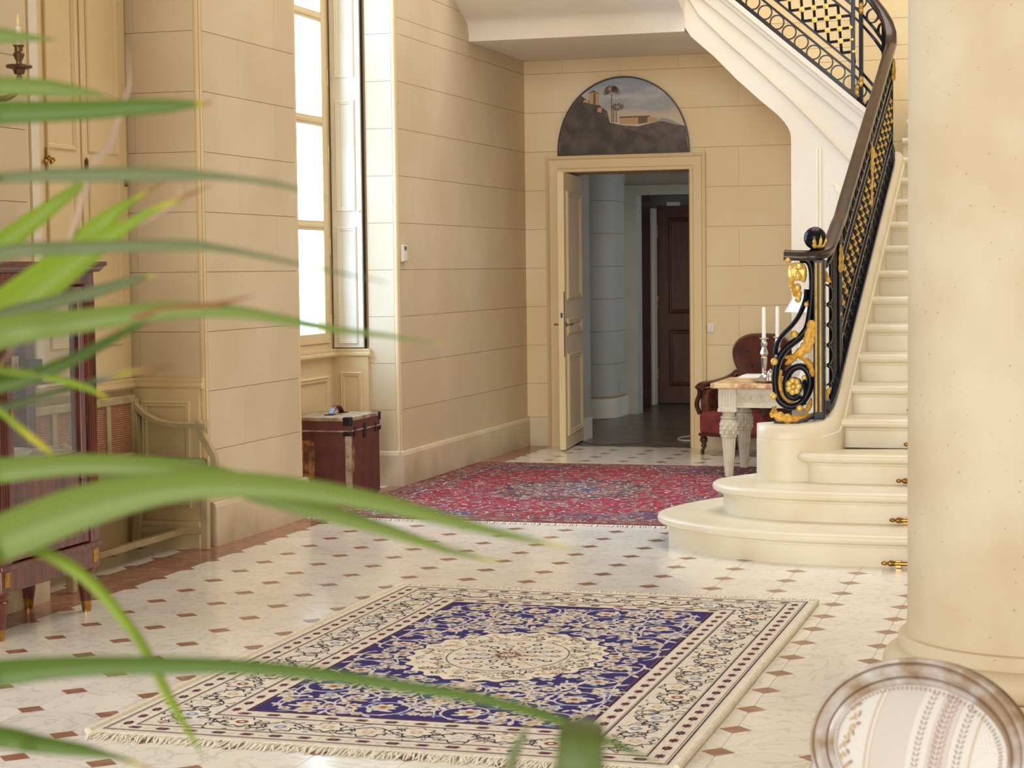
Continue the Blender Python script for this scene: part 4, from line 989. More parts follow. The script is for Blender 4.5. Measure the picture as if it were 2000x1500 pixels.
for z in (.745, 1.075): MB().box(VX0+.01, VY0+.03, z-.012, VX1-.04, VY1-.03, z).build('shelf', MAHOG if z > 1 else GREYPAINT, vit)
BLUE = mat('slate_blue', lin(112, 124, 150), .6); DKBOX = mat('dark_card', lin(96, 92, 100), .6)
o = MB().box(-4.60, 7.27, 1.0755, -4.50, 7.38, 1.20).build('box', BLUE, None, bev=.004); tag(o, 'slate blue box on the upper shelf inside the glazed cabinet', 'box')
pf = empty('picture_frame', (-4.55, 7.46, 1.0755), 'small gilt picture frame standing on the upper shelf inside the cabinet', 'picture frame')
MB().box(-4.57, 7.40, 1.0755, -4.55, 7.53, 1.19).build('frame', GOLD, pf, bev=.004); MB().box(-4.55, 7.415, 1.09, -4.546, 7.515, 1.175).build('picture', mat('portrait_tone', lin(210, 186, 166), .6, col2=lin(120, 90, 80), vscale=22), pf)
o = MB().box(-4.62, 7.56, 1.0755, -4.52, 7.68, 1.17).build('box', DKBOX, None, bev=.004); tag(o, 'dark grey box on the upper shelf inside the glazed cabinet', 'box')
o = MB().lathe([(.04, .7455), (.085, .752), (.10, .785), (.092, .785), (.08, .76), (.0, .755)], (-4.56, 7.45, 0), 20).build('bowl', POT, None, smooth=True); tag(o, 'shallow white bowl on the lower shelf inside the glazed cabinet', 'bowl')
o = MB().lathe([(.0, 1.6025), (.035, 1.6025), (.05, 1.61), (.06, 1.63), (.05, 1.65), (.03, 1.66), (.0, 1.66)], (-4.47, 7.88, 0), 16).build('jar', POT, None, smooth=True); tag(o, 'small rounded white jar on top of the glazed cabinet', 'jar')

# ================================================================== bench in the niche
bn = empty('bench', (-4.98, 9.2, 0), 'beige painted bench with cane back and green seat beside the glazed cabinet', 'bench')
BY0, BY1 = 8.30, 9.84
for y in (BY0+.03, BY1-.03):
    lg = MB(); lg.sweep([(-4.775, y, 0), (-4.775, y, .43)], BX(.05, .05), up=(0, 1, 0), scale=[.8, 1.]); lg.build('leg', BENCHP, bn, bev=.005)
    lg = MB(); lg.sweep([(-5.20, y, 0), (-5.18, y, .43), (-5.19, y, .62), (-5.205, y, .845)], BX(.045, .045), up=(0, 1, 0)); lg.build('leg', BENCHP, bn, bev=.005)
    ar = MB(); ar.sweep(crom([(-5.19, y, .81), (-5.13, y, .755), (-5.04, y, .715), (-4.93, y, .70), (-4.80, y, .700), (-4.755, y, .70)], 5), [(-.026, -.015), (.026, -.015), (.026, .008), (.012, .016), (-.012, .016), (-.026, .008)]); ar.ball((-4.80, y, .712), .022, 10, .8); ar.build('arm', BENCHP, bn, smooth=True)
    ap_ = MB(); ap_.sweep(crom([(-4.79, y, .695), (-4.785, y, .645), (-4.745, y, .575), (-4.715, y, .52), (-4.715, y, .465), (-4.735, y, .43)], 5), BX(.036, .04), up=(0, 1, 0)); ap_.build('arm_support', BENCHP, bn, smooth=True)
    st = MB().box(-5.19, y-.012, .085, -4.78, y+.012, .12); st.build('side_stretcher', BENCHP, bn, bev=.003)
MB().box(-4.945, BY0+.03, .083, -4.905, BY1-.03, .118).build('stretcher', BENCHP, bn, bev=.004)
MB().box(-5.19, BY0+.02, .36, -4.755, BY1-.02, .42).build('seat_rail', BENCHP, bn, bev=.006)
MB().box(-5.18, BY0+.03, .42, -4.75, BY1-.03, .515).build('seat_cushion', GREENCL, bn, bev=.018, seg=3)
MB().box(-5.225, BY0+.03, .82, -5.19, BY1-.03, .865).box(-5.22, BY0+.03, .50, -5.19, BY1-.03, .545).build('back_rail', BENCHP, bn, bev=.006)
for k in range(6): y = BY0+.05+k*(BY1-BY0-.1)/5; MB().box(-5.22, y-.022, .545, -5.192, y+.022, .82).build('back_stile', BENCHP, bn)
for k in range(5):
    y0 = BY0+.05+k*(BY1-BY0-.1)/5+.022; y1 = y0+(BY1-BY0-.1)/5-.044; cn = MB().box(-5.212, y0, .545, -5.208, y1, .82)
    for j in range(23): z = .552+.0118*j; cn.tube([(-5.205, y0, z), (-5.204, y1, z)], .0033, 5)
    cn.build('cane_panel', CANE, bn)

# ================================================================== travelling trunk in the window niche
TX0, TX1, TY0, TY1, TH = -5.245, -4.80, 12.06, 12.625, .565
tk = empty('trunk', ((TX0+TX1)/2, (TY0+TY1)/2, 0), 'battered brown travelling trunk with leather handle below the window', 'trunk')
MB().box(TX0, TY0, .012, TX1, TY1, .47).build('body', TRUNKM, tk, bev=.006)
MB().box(TX0-.004, TY0-.004, .475, TX1+.004, TY1+.004, TH-.012).build('lid', TRUNKM, tk, bev=.006)
MB().box(TX0-.006, TY0-.006, TH-.026, TX1+.006, TY1+.006, TH).build('lid_top', TRUNKE, tk, bev=.004)
MB().box(TX1-.03, TY0-.007, .02, TX1+.007, TY0+.03, .47).build('edge_strip', TRUNKE, tk, bev=.002)
MB().box(TX0, TY0-.006, .468, TX1+.006, TY1+.006, .478).build('lid_seam', TRUNKE, tk)
for y in (TY0, TY1):
    for z0, z1 in ((TH-.055, TH+.003), (.44, .472)):
        MB().box(TX1-.045, y-.009 if y == TY0 else y-.04, z0, TX1+.009, y+.04 if y == TY0 else y+.009, z1).build('corner_cap', BLACKM, tk, bev=.004)
for y, w, h in ((12.14, .014, .06), (12.32, .03, .09), (12.53, .014, .06)): 
    c = MB().box(TX1, y-w/2, .47-h*.6, TX1+.012, y+w/2, .47+h*.5); c.build('clasp', BLACKM, tk, bev=.003)
MB().prism([(-5.225, .13), (-5.20, .10), (-5.10, .09), (-5.06, .12), (-5.05, .3), (-5.06, .40), (-5.10, .415), (-5.16, .40), (-5.20, .33), (-5.225, .25)], 'y', TY0-.0015, TY0+.004).build('worn_patch', TRUNKW, tk)
MB().prism([(12.10, .20), (12.135, .19), (12.14, .26), (12.15, .33), (12.145, .37), (12.105, .375)], 'x', TX1-.004, TX1+.0015).build('worn_patch', TRUNKW, tk)
hn = MB(); hn.sweep(crom([(-5.02, 12.28, TH+.006), (-5.02, 12.33, TH+.045), (-5.02, 12.38, TH+.055), (-5.02, 12.43, TH+.045), (-5.02, 12.48, TH+.006)], 4), BX(.034, .010)); hn.build('handle', LEATHER, tk, smooth=True)
for y in (12.26, 12.50): MB().box(-5.05, y-.03, TH, -4.99, y+.03, TH+.006).build('handle_mount', BLACKM, tk)
MB().box(TX0+.01, TY0+.01, 0, TX1-.01, TY1-.01, .014).build('base', BLACKM, tk)

# ================================================================== marble topped table
AX0, AX1, AY0, AY1, AZ = -2.712, -1.80, 13.86, 14.70, .70
tb = empty('console_table', ((AX0+AX1)/2, (AY0+AY1)/2, 0), 'grey painted table with marble top and fluted tapering legs beside the stair', 'table')
MB().prism([(AX0+.035, AY0), (AX1-.035, AY0), (AX1, AY0+.035), (AX1, AY1), (AX0, AY1), (AX0, AY0+.035)], 'z', AZ-.038, AZ).build('marble_top', BRECCIA, tb, bev=.008)
lx = (-2.588, AX1-.125); ly = (AY0+.10, AY1-.10)
ap = MB().box(lx[0], ly[0]-.035, .520, lx[1], ly[0]+.0, .662).box(lx[0], ly[1], .520, lx[1], ly[1]+.035, .662).box(lx[0]-.035, ly[0], .520, lx[0], ly[1], .662).box(lx[1], ly[0], .520, lx[1]+.035, ly[1], .662)
for z in (.528, .655): ap.box(lx[0], ly[0]-.045, z-.008, lx[1], ly[0]-.03, z+.008)
ap.build('apron', GREYPAINT, tb, bev=.003)
gu = MB(); n = 26
for ph in (0, PI):
    gu.tube([(lx[0]+.06+(lx[1]-lx[0]-.12)*i/(n*3), ly[0]-.038, .592+.028*math.sin(2*PI*i/14+ph)) for i in range(n*3+1)], .0055, 6)
for i in range(9): gu.ball((lx[0]+.09+i*.072, ly[0]-.036, .592), .012, 8)
gu.build('guilloche', GREYPAINT, tb, smooth=True)
MB().box(AX0+.05, AY0+.045, .655, AX1-.05, AY1-.045, .664).build('top_moulding', GREYPAINT, tb)
for x in lx:
    for y in ly:
        bk = MB().box(x-.064, y-.064, .515, x+.064, y+.064, .660)
        for k in range(5):
            for sx in (-1, 1): bk.box(x-.052+.022*k, y+sx*.064-.004, .535, x-.040+.022*k, y+sx*.064+.004, .640); bk.box(x+sx*.064-.004, y-.052+.022*k, .535, x+sx*.064+.004, y-.040+.022*k, .640)
        b_ = bk.build('leg_block', GREYPAINT, tb)
        lg = MB().box(x-.07, y-.07, .492, x+.07, y+.07, .515)
        n = 32; prof = [(.0, .0145), (.026, .0145), (.030, .017), (.031, .02), (.052, .30), (.056, .305), (.056, .315), (.062, .36), (.064, .40), (.060, .43), (.05, .436), (.062, .444), (.062, .452), (.048, .46), (.044, .475), (.056, .492), (.0, .492)]
        vs = []; m = len(prof)
        for i in range(n):
            a = 2*PI*i/n
            for r, h in prof:
                q = r*(1-.09*(i % 2)) if .015 < h < .302 or .31 < h < .425 else r
                vs.append((x+q*math.cos(a), y+q*math.sin(a), h))
        lg.add(vs, [(i*m+k, ((i+1) % n)*m+k, ((i+1) % n)*m+k+1, i*m+k+1) for i in range(n) for k in range(m-1)])
        for i in range(16): a = 2*PI*i/16; lg.ball((x+.056*math.cos(a), y+.056*math.sin(a), .309), .006, 6)
        for row in range(3):
            for i in range(8): a = 2*PI*(i+.5*(row % 2))/8; lg.ball((x+.059*math.cos(a), y+.059*math.sin(a), .335+.03*row), .012, 8, 1.5)
        lg.build('leg', GREYPAINT, tb)
def candlestick(x, y, lab, h=.33):
    t = empty('candlestick', (x, y, AZ), lab, 'candlestick', group=None)
    z = AZ; n = 8
    o = MB().lathe([(0, 0), (.052, 0), (.054, .008), (.046, .016), (.034, .022), (.020, .04), (.014, .055), (.019, .062), (.014, .07), (.018, .085), (.026, .165), (.020, .175), (.032, .195), (.030, .21), (.02, .235), (.017, .245), (.025, .258), (.026, .275), (.018, .288), (.017, .30), (.036, .308), (.036, .313), (.018, .316), (.0, .316)], (x, y, z), n).build('stem', SILVER, t, smooth=False)
    MB().lathe([(0, .316), (.0155, .316), (.0145, .525), (.011, .538), (.004, .543), (0, .543)], (x, y, z), 14).build('candle', WAX, t, smooth=True)
    return t
tray = MB().lathe([(0, AZ+.001), (.13, AZ+.001), (.15, AZ+.008), (.168, AZ+.018), (.170, AZ+.022), (.150, AZ+.014), (.12, AZ+.008), (0, AZ+.008)], (-2.27, 14.06, 0), 32).build('tray', SILVER, None, smooth=True)
tag(tray, 'round silver tray near the front edge of the marble table top', 'tray')
a1 = candlestick(-2.385, 14.30, 'left silver candlestick with tall ivory candle on the marble table'); a2 = candlestick(-2.32, 14.52, 'second silver candlestick with ivory candle, partly behind the scrolled newel')
ik = empty('inkwell', (-2.305, 14.10, AZ+.008), 'small pewter inkwell beside the candlestick on the silver tray', 'inkwell')
MB().lathe([(0, AZ+.008), (.036, AZ+.008), (.038, AZ+.02), (.032, AZ+.045), (.034, AZ+.05), (.028, AZ+.07), (0, AZ+.07)], (-2.305, 14.10, 0), 18).build('pot', SILVER, ik, smooth=True)
MB().lathe([(.026, AZ+.07), (.022, AZ+.08), (.008, AZ+.086), (.008, AZ+.092), (0, AZ+.095)], (-2.305, 14.10, 0), 16).build('lid', SILVER, ik, smooth=True)
fo = MB().prism([(-2.62, 14.36), (-2.42, 14.40), (-2.42, 14.66), (-2.62, 14.64)], 'z', AZ+.0005, AZ+.010).build('folder', BUFF, None); tag(fo, 'buff folder under the white papers on the marble table', 'folder')
for k in range(3):
    d = .012*k; pa = MB().prism([(-2.60+d, 14.40+d*.5), (-2.44+d, 14.42+d*.5), (-2.44+d, 14.64+d*.5), (-2.60+d, 14.63+d*.5)], 'z', AZ+.0105+.006*k, AZ+.016+.006*k)
    o = pa.build('papers', PAPER, None); tag(o, ('lowest white sheaf on the buff folder', 'middle white sheaf on the buff folder', 'topmost white sheaf on the buff folder')[k], 'papers', 'papers on the marble table')
# table lamp further back on the table
lp_ = empty('table_lamp', (-2.115, 14.42, AZ), 'table lamp with white cone shade half hidden behind the newel scroll', 'lamp')
MB().lathe([(0, AZ), (.07, AZ), (.072, AZ+.012), (.03, AZ+.03), (.018, AZ+.06), (.032, AZ+.11), (.046, AZ+.18), (.04, AZ+.25), (.018, AZ+.31), (.014, AZ+.34), (.008, AZ+.36), (.008, AZ+.58), (0, AZ+.58)], (-2.115, 14.42, 0), 20).build('base', POT, lp_, smooth=True)
sh_ = MB(); n = 32; vs = []
for i in range(n):
    a = 2*PI*i/n
    for r, z in ((.135, 1.203), (.057, 1.335), (.053, 1.335), (.131, 1.203)): vs.append((-2.115+r*math.cos(a), 14.42+r*math.sin(a), z))
sh_.add(vs, [(i*4+k, ((i+1) % n)*4+k, ((i+1) % n)*4+(k+1) % 4, i*4+(k+1) % 4) for i in range(n) for k in range(4)]); sh_.build('lamp_shade', SHADE, lp_, smooth=True)
MB().box(-2.175, 14.418, 1.28, -2.055, 14.422, 1.284).build('shade_ring', BRASS, lp_)

# ================================================================== leather armchair behind the table
ac = empty('armchair', (-2.79, 15.80, 0), 'low red leather armchair with turned legs on casters behind the table', 'armchair', rz=math.radians(-18))
def L(mb, nm, m, par=ac, **k): return mb.build(nm, m, par, local=True, **k)
sw, sd = .305, .25
st = MB(); 
pl = [(-sw, -sd), (-sw*.5, -sd-.03), (0, -sd-.04), (sw*.5, -sd-.03), (sw, -sd), (sw*.92, sd), (-sw*.92, sd)]
st.prism(pl, 'z', .17, .36); L(st, 'seat', VELVET, bev=.04, seg=4)
se = MB().prism([(x*.99, y*.99) for x, y in pl], 'z', .158, .182); L(se, 'seat_trim', LEATHER)
for x in (-sw+.035, sw-.035):
    l = MB().lathe([(.0, .045), (.012, .045), (.014, .06), (.024, .075), (.016, .09), (.030, .115), (.032, .135), (.022, .15), (.036, .16), (.036, .175)], (x, -sd+.03, 0), 14); lo = L(l, 'leg', DARKWOOD, smooth=True)
    cs = MB().lathe([(.0, -.008), (.020, -.008), (.022, 0), (.020, .008), (.0, .008)], (x-.012, -sd+.03, .022), 14, axis='x'); cs.box(x-.022, -sd+.022, .022, x+.0, -sd+.038, .05); c_o = cs.build('caster', BRONZE, lo, local=True)
    l = MB(); l.sweep([(x*.9, sd+.03, 0), (x*.9, sd-.01, .09), (x*.9, sd-.03, .18)], BX(.035, .035), up=(0, 1, 0)); L(l, 'leg', DARKWOOD)
for sg in (-1, 1):
    x = sg*sw
    side = MB().prism([(-sd+.045, .33), (sd-.0, .33), (sd+.02, .60), (sd-.1, .56), (-sd+.06, .545), (-sd+.03, .50), (-sd+.03, .40)], 'x', min(x, x-sg*.075), max(x, x-sg*.075)); L(side, 'arm_panel', WORNLEA, bev=.022, seg=3)
    arm = MB(); arm.sweep(crom([(x-sg*.02, -sd-.01, .555), (x-sg*.025, -sd+.05, .578), (x-sg*.03, 0, .585), (x-sg*.04, sd-.04, .61), (x-sg*.08, sd+.03, .66)], 5), [(.046*math.cos(2*PI*k/12), .026*math.sin(2*PI*k/12)) for k in range(12)]); L(arm, 'arm_pad', LEATHER, smooth=True)
    sup = MB(); sup.sweep(crom([(x-sg*.012, -sd+.01, .34), (x+sg*.004, -sd-.015, .42), (x-sg*.004, -sd+.02, .50), (x-sg*.012, -sd-.0, .55)], 4), BX(.028, .03), up=(0, 1, 0)); L(sup, 'arm_support', DARKWOOD, smooth=True)
bo = [(0, .985), (.12, .978), (.21, .94), (.262, .87), (.262, .80), (.235, .73), (.20, .66), (.185, .56), (.20, .36)]
bo = [tuple(v)[:2] for v in crom([(x, z, 0) for x, z in bo], 4)]
full = bo+[(-x, z) for x, z in bo[::-1][:-1]]
def by(z): return sd-.05+.16*max(0, z-.36)**1.1
bk = MB(); n = len(full); rows = []
for k, (sc, off) in enumerate(((1., .045), (1.0, -.0), (.93, -.028), (.70, -.018), (.35, -.012))):
    rows.append([(x*sc, by(.66+(z-.66)*sc)+off, .66+(z-.66)*sc) for x, z in full])
vs = [p for r in rows for p in r]; bk.add(vs, [(k*n+i, k*n+(i+1) % n, (k+1)*n+(i+1) % n, (k+1)*n+i) for k in range(len(rows)-1) for i in range(n)]+[tuple(range(n))[::-1], tuple((len(rows)-1)*n+i for i in range(n))]); L(bk, 'backrest', LEATHER, smooth=True)
for x, z in ((-.12, .84), (0, .86), (.12, .84), (-.06, .72), (.06, .72), (0, .6)): L(MB().ball((x, by(z)-.022, z), .012, 8, 1, sy=.6), 'button', LEATHER, smooth=True)

# ================================================================== small wall fittings
th = empty('thermostat', (-4.79, 13.105, 1.67), 'small white thermostat with grey display beside the window niche', 'thermostat')
MB().box(WX+.006, 13.05+.035, 1.605, WX+.03, 13.165, 1.728).build('housing', PLASTIC, th, bev=.004); MB().box(WX+.03, 13.105, 1.69, WX+.033, 13.145, 1.715).build('screen', SCREEN, th); MB().box(WX+.03, 13.092, 1.612, WX+.036, 13.158, 1.672).build('cover', PLASTIC, th, bev=.003)
sw_ = empty('light_switch', (-3.165, BY-.01, 1.03), 'white double light switch right of the door frame', 'light switch')
MB().box(-3.195, BY-.018, .99, -3.135, BY-.005, 1.065).build('plate', PLASTIC, sw_, bev=.003)
for x in (-3.187, -3.163): MB().box(x, BY-.024, 1.005, x+.02, BY-.017, 1.05).build('rocker', PLASTIC, sw_, bev=.002)
# sconce on the wall left of the cabinet
sc = empty('wall_sconce', (WX, 7.52, 2.36), 'bronze wall sconce arm with candle high on the wall at the left edge', 'sconce')
MB().prism([(7.45, 2.15), (7.52, 2.10), (7.59, 2.15), (7.60, 2.5), (7.52, 2.6), (7.44, 2.5)], 'x', WX+.005, WX+.025).build('backplate', BRONZE, sc, bev=.006)
for sg in (1, -1):
    ar = MB(); ar.tube(crom([(WX+.025, 7.52, 2.42), (WX+.07, 7.52+sg*.03, 2.36), (WX+.12, 7.52+sg*.12, 2.325), (WX+.15, 7.52+sg*.21, 2.36), (WX+.15, 7.52+sg*.243, 2.43), (WX+.15, 7.52+sg*.243, 2.455)], 5), .014, 8); ar.build('arm', BRONZE, sc, smooth=True)
    cx, cy = WX+.15, 7.52+sg*.243
    MB().lathe([(0, 2.44), (.022, 2.445), (.028, 2.465), (.055, 2.472), (.060, 2.48), (.055, 2.486), (.014, 2.488), (.012, 2.50), (.024, 2.525), (.026, 2.535), (.018, 2.545), (.019, 2.565), (.026, 2.570), (.026, 2.574), (0, 2.574)], (cx, cy, 0), 18).build('candle_cup', BRONZE, sc, smooth=True)
    MB().lathe([(.016, 2.575), (.04, 2.585), (.046, 2.592), (.04, 2.590), (.014, 2.582)], (cx, cy, 0), 18).build('drip_pan', glass_mat('clear_glass', .2), sc, smooth=True)
    MB().lathe([(.0, 2.574), (.0125, 2.574), (.012, 2.655), (.0, 2.655)], (cx, cy, 0), 12).build('candle', WAX, sc, smooth=True)
    MB().lathe([(.004, 2.655), (.008, 2.668), (.0085, 2.68), (.004, 2.705), (.0, 2.715)], (cx, cy, 0), 10).build('bulb', mat('bulb_glass', lin(244, 226, 160), .15), sc, smooth=True)

# ================================================================== lunette painting over the door
ptg = empty('lunette_painting', (-3.915, BY, 2.52), 'arched landscape painting with palm and buildings above the doorway', 'painting')
pcx, pz0, pa, pb = -3.915, 2.515, .575, .655; yp = BY-.022
def arch(k=1., n=40): return [(pcx+pa*k*math.cos(PI*i/n), pz0+(1-k)*.3*pb*.0+pb*k*math.sin(PI*i/n)**.92) for i in range(n+1)]
MB().prism(arch(1.0), 'y', yp, BY+.002).build('stretcher_edge', DARKWOOD, ptg)
def gradmat():
    m = bpy.data.materials.new('painted_sky'); m.use_nodes = True; nt = m.node_tree; N = nt.nodes; L_ = nt.links; b = N['Principled BSDF']; b.inputs['Roughness'].default_value = .6
    g = N.new('ShaderNodeNewGeometry'); s = N.new('ShaderNodeSeparateXYZ'); L_.new(g.outputs['Position'], s.inputs[0]); mr = N.new('ShaderNodeMapRange'); mr.inputs['From Min'].default_value = 2.72; mr.inputs['From Max'].default_value = 3.17; L_.new(s.outputs['Z'], mr.inputs['Value'])
    nz = N.new('ShaderNodeTexNoise'); nz.inputs['Scale'].default_value = 3.; nz.inputs['Detail'].default_value = 6; mp = N.new('ShaderNodeVectorMath'); mp.operation = 'MULTIPLY'; mp.inputs[1].default_value = (1, 1, 3.5); L_.new(g.outputs['Position'], mp.inputs[0]); L_.new(mp.outputs[0], nz.inputs['Vector'])
    ad = N.new('ShaderNodeMath'); ad.operation = 'MULTIPLY_ADD'; ad.inputs[1].default_value = .7; L_.new(nz.outputs['Fac'], ad.inputs[0]); su = N.new('ShaderNodeMath'); su.operation = 'SUBTRACT'; su.inputs[1].default_value = .35; L_.new(mr.outputs[0], su.inputs[0]); L_.new(su.outputs[0], ad.inputs[2])
    rp = N.new('ShaderNodeValToRGB'); e = rp.color_ramp.elements; e[0].position = 0; e[0].color = (*lin(206, 196, 176), 1); e[1].position = 1; e[1].color = (*lin(150, 156, 168), 1)
    for p, c in ((.28, (196, 178, 160)), (.45, (156, 158, 162)), (.62, (184, 184, 180)), (.8, (146, 152, 164))): q = e.new(p); q.color = (*lin(*c), 1)
    L_.new(ad.outputs[0], rp.inputs[0]); L_.new(rp.outputs[0], b.inputs['Base Color']); return m
PSKY = gradmat(); PDARK = mat('painted_earth', lin(92, 80, 70), .6, col2=lin(64, 56, 52), vscale=9, vlo=.4, vhi=.6); PHILL = mat('painted_hill', lin(84, 74, 66), .6, col2=lin(104, 94, 82), vscale=16); POCH = mat('painted_ochre', lin(186, 150, 104), .6); POCD = mat('painted_shadow_side', lin(110, 84, 62), .6); PFAR = mat('painted_far_hill', lin(150, 146, 146), .6); PPALM = mat('painted_palm', lin(104, 84, 62), .6)
cv = MB(); ly_ = [0]
def paint(pts, mi, l):
    """picture coordinates: u 0..1 left to right, v 0..1 bottom to top, clipped to the arch"""
    out = []
    for u, v in pts:
        x = pcx+(u-.5)*2*pa*.985; z = pz0+.008+v*pb; t = max(-1, min(1, (x-pcx)/(pa*.985))); zm = pz0+pb*.985*(math.sqrt(max(0, 1-t*t)))**.92; out.append((x, yp-.0005-.0004*l, min(z, max(zm, pz0+.008))))
    cv.add(out, [tuple(range(len(out)))], mi)
n = 60
cv.add([(pcx+pa*.985*math.cos(PI*i/n), yp-.0004, pz0+.008+pb*.975*math.sin(PI*i/n)**.92) for i in range(n+1)], [tuple(range(n+1))], 0)
def band(top, mi, l):
    for (u0, v0), (u1, v1) in zip(top, top[1:]): 
        m_ = max(1, int((u1-u0)/.008))
        for k in range(m_):
            a, b = u0+(u1-u0)*k/m_, u0+(u1-u0)*(k+1)/m_; va, vb = v0+(v1-v0)*k/m_, v0+(v1-v0)*(k+1)/m_; paint([(a, 0), (b, 0), (b, vb), (a, va)], mi, l)
band([(.72, .36), (.80, .44), (.86, .42), (.93, .36), (1, .30)], 5, 1)
band([(0, .36), (.2, .42), (.40, .40), (.5, .36), (.62, .34), (.72, .38), (.80, .40), (.9, .35), (1, .32)], 2, 2)
band([(0, .55), (.05, .62), (.10, .70), (.14, .78), (.18, .76), (.24, .68), (.30, .66), (.34, .60), (.38, .55), (.40, .40), (.46, .36), (.55, .30), (.7, .22), (1, .12)], 1, 3)
paint([(.475, .38), (.475, .46), (.62, .455), (.62, .37)], 3, 4); paint([(.62, .37), (.62, .455), (.69, .46), (.69, .385)], 4, 4); paint([(.69, .385), (.69, .46), (.77, .44), (.77, .395)], 3, 4); paint([(.47, .455), (.48, .475), (.72, .475), (.70, .455)], 4, 5)
paint([(.235, .66), (.24, .78), (.28, .81), (.32, .76), (.315, .63)], 3, 4); paint([(.225, .785), (.275, .83), (.335, .765), (.28, .80)], 4, 5); paint([(.19, .68), (.205, .71), (.24, .70), (.24, .66)], 3, 4); paint([(.27, .64), (.275, .79), (.292, .78), (.29, .63)], 4, 5); paint([(.30, .55), (.31, .60), (.34, .60), (.335, .53)], 3, 4)
for tx, tb_, tt in ((.415, .40, .78), (.43, .40, .62), (.45, .40, .60)): paint([(tx-.004, tb_), (tx+.004, tb_), (tx+.003, tt), (tx-.003, tt)], 6, 5)
for k in range(19):
    a = PI*(-.12+1.24*k/18); r = .10; cu, cvv = .415, .80
    paint([(cu, cvv), (cu+.6*r*math.cos(a)*.7, cvv+.8*r*math.sin(a)+.01), (cu+r*math.cos(a)*.72, cvv+r*math.sin(a)*.9-.015), (cu+.6*r*math.cos(a)*.7+.008, cvv+.75*r*math.sin(a)-.008)], 6, 6)
for k in range(9): a = 2*PI*k/9; paint([(.46+.055*math.cos(a+q)*rr_, .60+.05*math.sin(a+q)*rr_) for q, rr_ in ((-.3, .3), (-.25, 1), (.25, .9), (.3, .3))], 6, 6)
cv.build('canvas', [PSKY, PDARK, PHILL, POCH, POCD, PFAR, PPALM], ptg)
rm = MB(); rm.sweep([(x, yp-.004, z) for x, z in arch(1.0)]+[], BX(.012, .012), up=(0, 1, 0)); rm.box(pcx-pa, yp-.01, pz0-.004, pcx+pa, yp+.004, pz0+.008); rm.build('frame_rim', DARKWOOD, ptg)

# ================================================================== medallion chair in the right foreground
CC = at(1796, 1466, 3.3); yawc = math.radians(-42)-0.0
chx = empty('medallion_chair', (CC.x-.10*math.sin(math.radians(31)), CC.y-.10*math.cos(math.radians(31)), 0), 'painted chair with oval striped upholstered back near the column base', 'chair', rz=math.radians(-31))
W_, H_ = .222, .156; rec = math.radians(20); zc = CC.z
def cl(x, y, z): # chair back plane: x across, y out of the front face, z up, reclined about the middle
    return (x, .10+(z)*math.sin(rec)-y*math.cos(rec), zc+z*math.cos(rec)-0*y*math.sin(rec)+(-y)*-math.sin(rec)*1.0)
NE = 72
def oval(prof, m, nm, close=True):
    vs = []; fs = []; k = len(prof)
    for i in range(NE):
        a = 2*PI*i/NE
        for r, h in prof: vs.append(cl((W_+r)*math.cos(a), h, (H_+r)*math.sin(a)))
    for i in range(NE):
        j = (i+1) % NE
        for q in range(k if close else k-1): fs.append((i*k+q, j*k+q, j*k+(q+1) % k, i*k+(q+1) % k))
    return MB().add(vs, fs).build(nm, m, chx, smooth=True, local=True)
oval([(-.046, .004), (-.044, .010), (-.038, .014), (-.034, .010), (-.032, .014), (-.026, .022), (-.017, .024), (-.012, .019), (-.010, .021), (-.004, .020), (0, .012), (0, -.004), (-.004, -.010), (-.002, -.014), (-.004, -.026), (-.02, -.030), (-.046, -.026)], CHAIRFR, 'back_frame')
oval([(-.0345, .011), (-.0335, .0135), (-.0325, .011)], CHAIRBR, 'frame_line', False); oval([(-.0125, .0195), (-.011, .0225), (-.0095, .0205)], CHAIRBR, 'frame_line', False); oval([(.0005, -.002), (.002, -.006), (-.001, -.011)], CHAIRBR, 'frame_line', False)
def fabric():
    m = bpy.data.materials.new('striped_fabric'); m.use_nodes = True; nt = m.node_tree; N = nt.nodes; L_ = nt.links; b = N['Principled BSDF']; b.inputs['Roughness'].default_value = .75; b.inputs['Sheen Weight'].default_value = .2
    tc = N.new('ShaderNodeTexCoord'); s = N.new('ShaderNodeSeparateXYZ'); L_.new(tc.outputs['Object'], s.inputs[0])
    mr = N.new('ShaderNodeMapRange'); mr.inputs['From Min'].default_value = -.19; mr.inputs['From Max'].default_value = .19; L_.new(s.outputs['X'], mr.inputs['Value'])
    rp = N.new('ShaderNodeValToRGB'); rp.color_ramp.interpolation = 'CONSTANT'; e = rp.color_ramp.elements
    A = lin(240, 235, 228); B = lin(228, 217, 208); D = lin(218, 200, 174); F = lin(212, 196, 190)
    stops = [(0, A), (.26, D), (.275, A), (.29, D), (.30, B), (.50, A), (.60, F), (.605, B), (.70, F), (.705, A), (.80, D), (.81, A)]
    e[0].position = 0; e[0].color = (*A, 1); e[1].position = .999; e[1].color = (*A, 1)
    for p, c in stops[1:]: q = e.new(p); q.color = (*c, 1)
    L_.new(mr.outputs[0], rp.inputs[0])
    ck = N.new('ShaderNodeTexChecker'); ck.inputs['Scale'].default_value = 420; ck.inputs[1].default_value = (1, 1, 1, 1); ck.inputs[2].default_value = (.84, .80, .77, 1); L_.new(tc.outputs['Object'], ck.inputs[0])
    mx = N.new('ShaderNodeMix'); mx.data_type = 'RGBA'; mx.blend_type = 'MULTIPLY'; mx.inputs[0].default_value = 1; L_.new(rp.outputs[0], mx.inputs[6]); L_.new(ck.outputs[0], mx.inputs[7]); L_.new(mx.outputs[2], b.inputs['Base Color']); return m
FAB = fabric()
def dome(q): return .006+.030*(1-q*q)**.8
pd = MB(); vs = []; fs = []; NR = 10; Wi, Hi = W_-.046, H_-.046
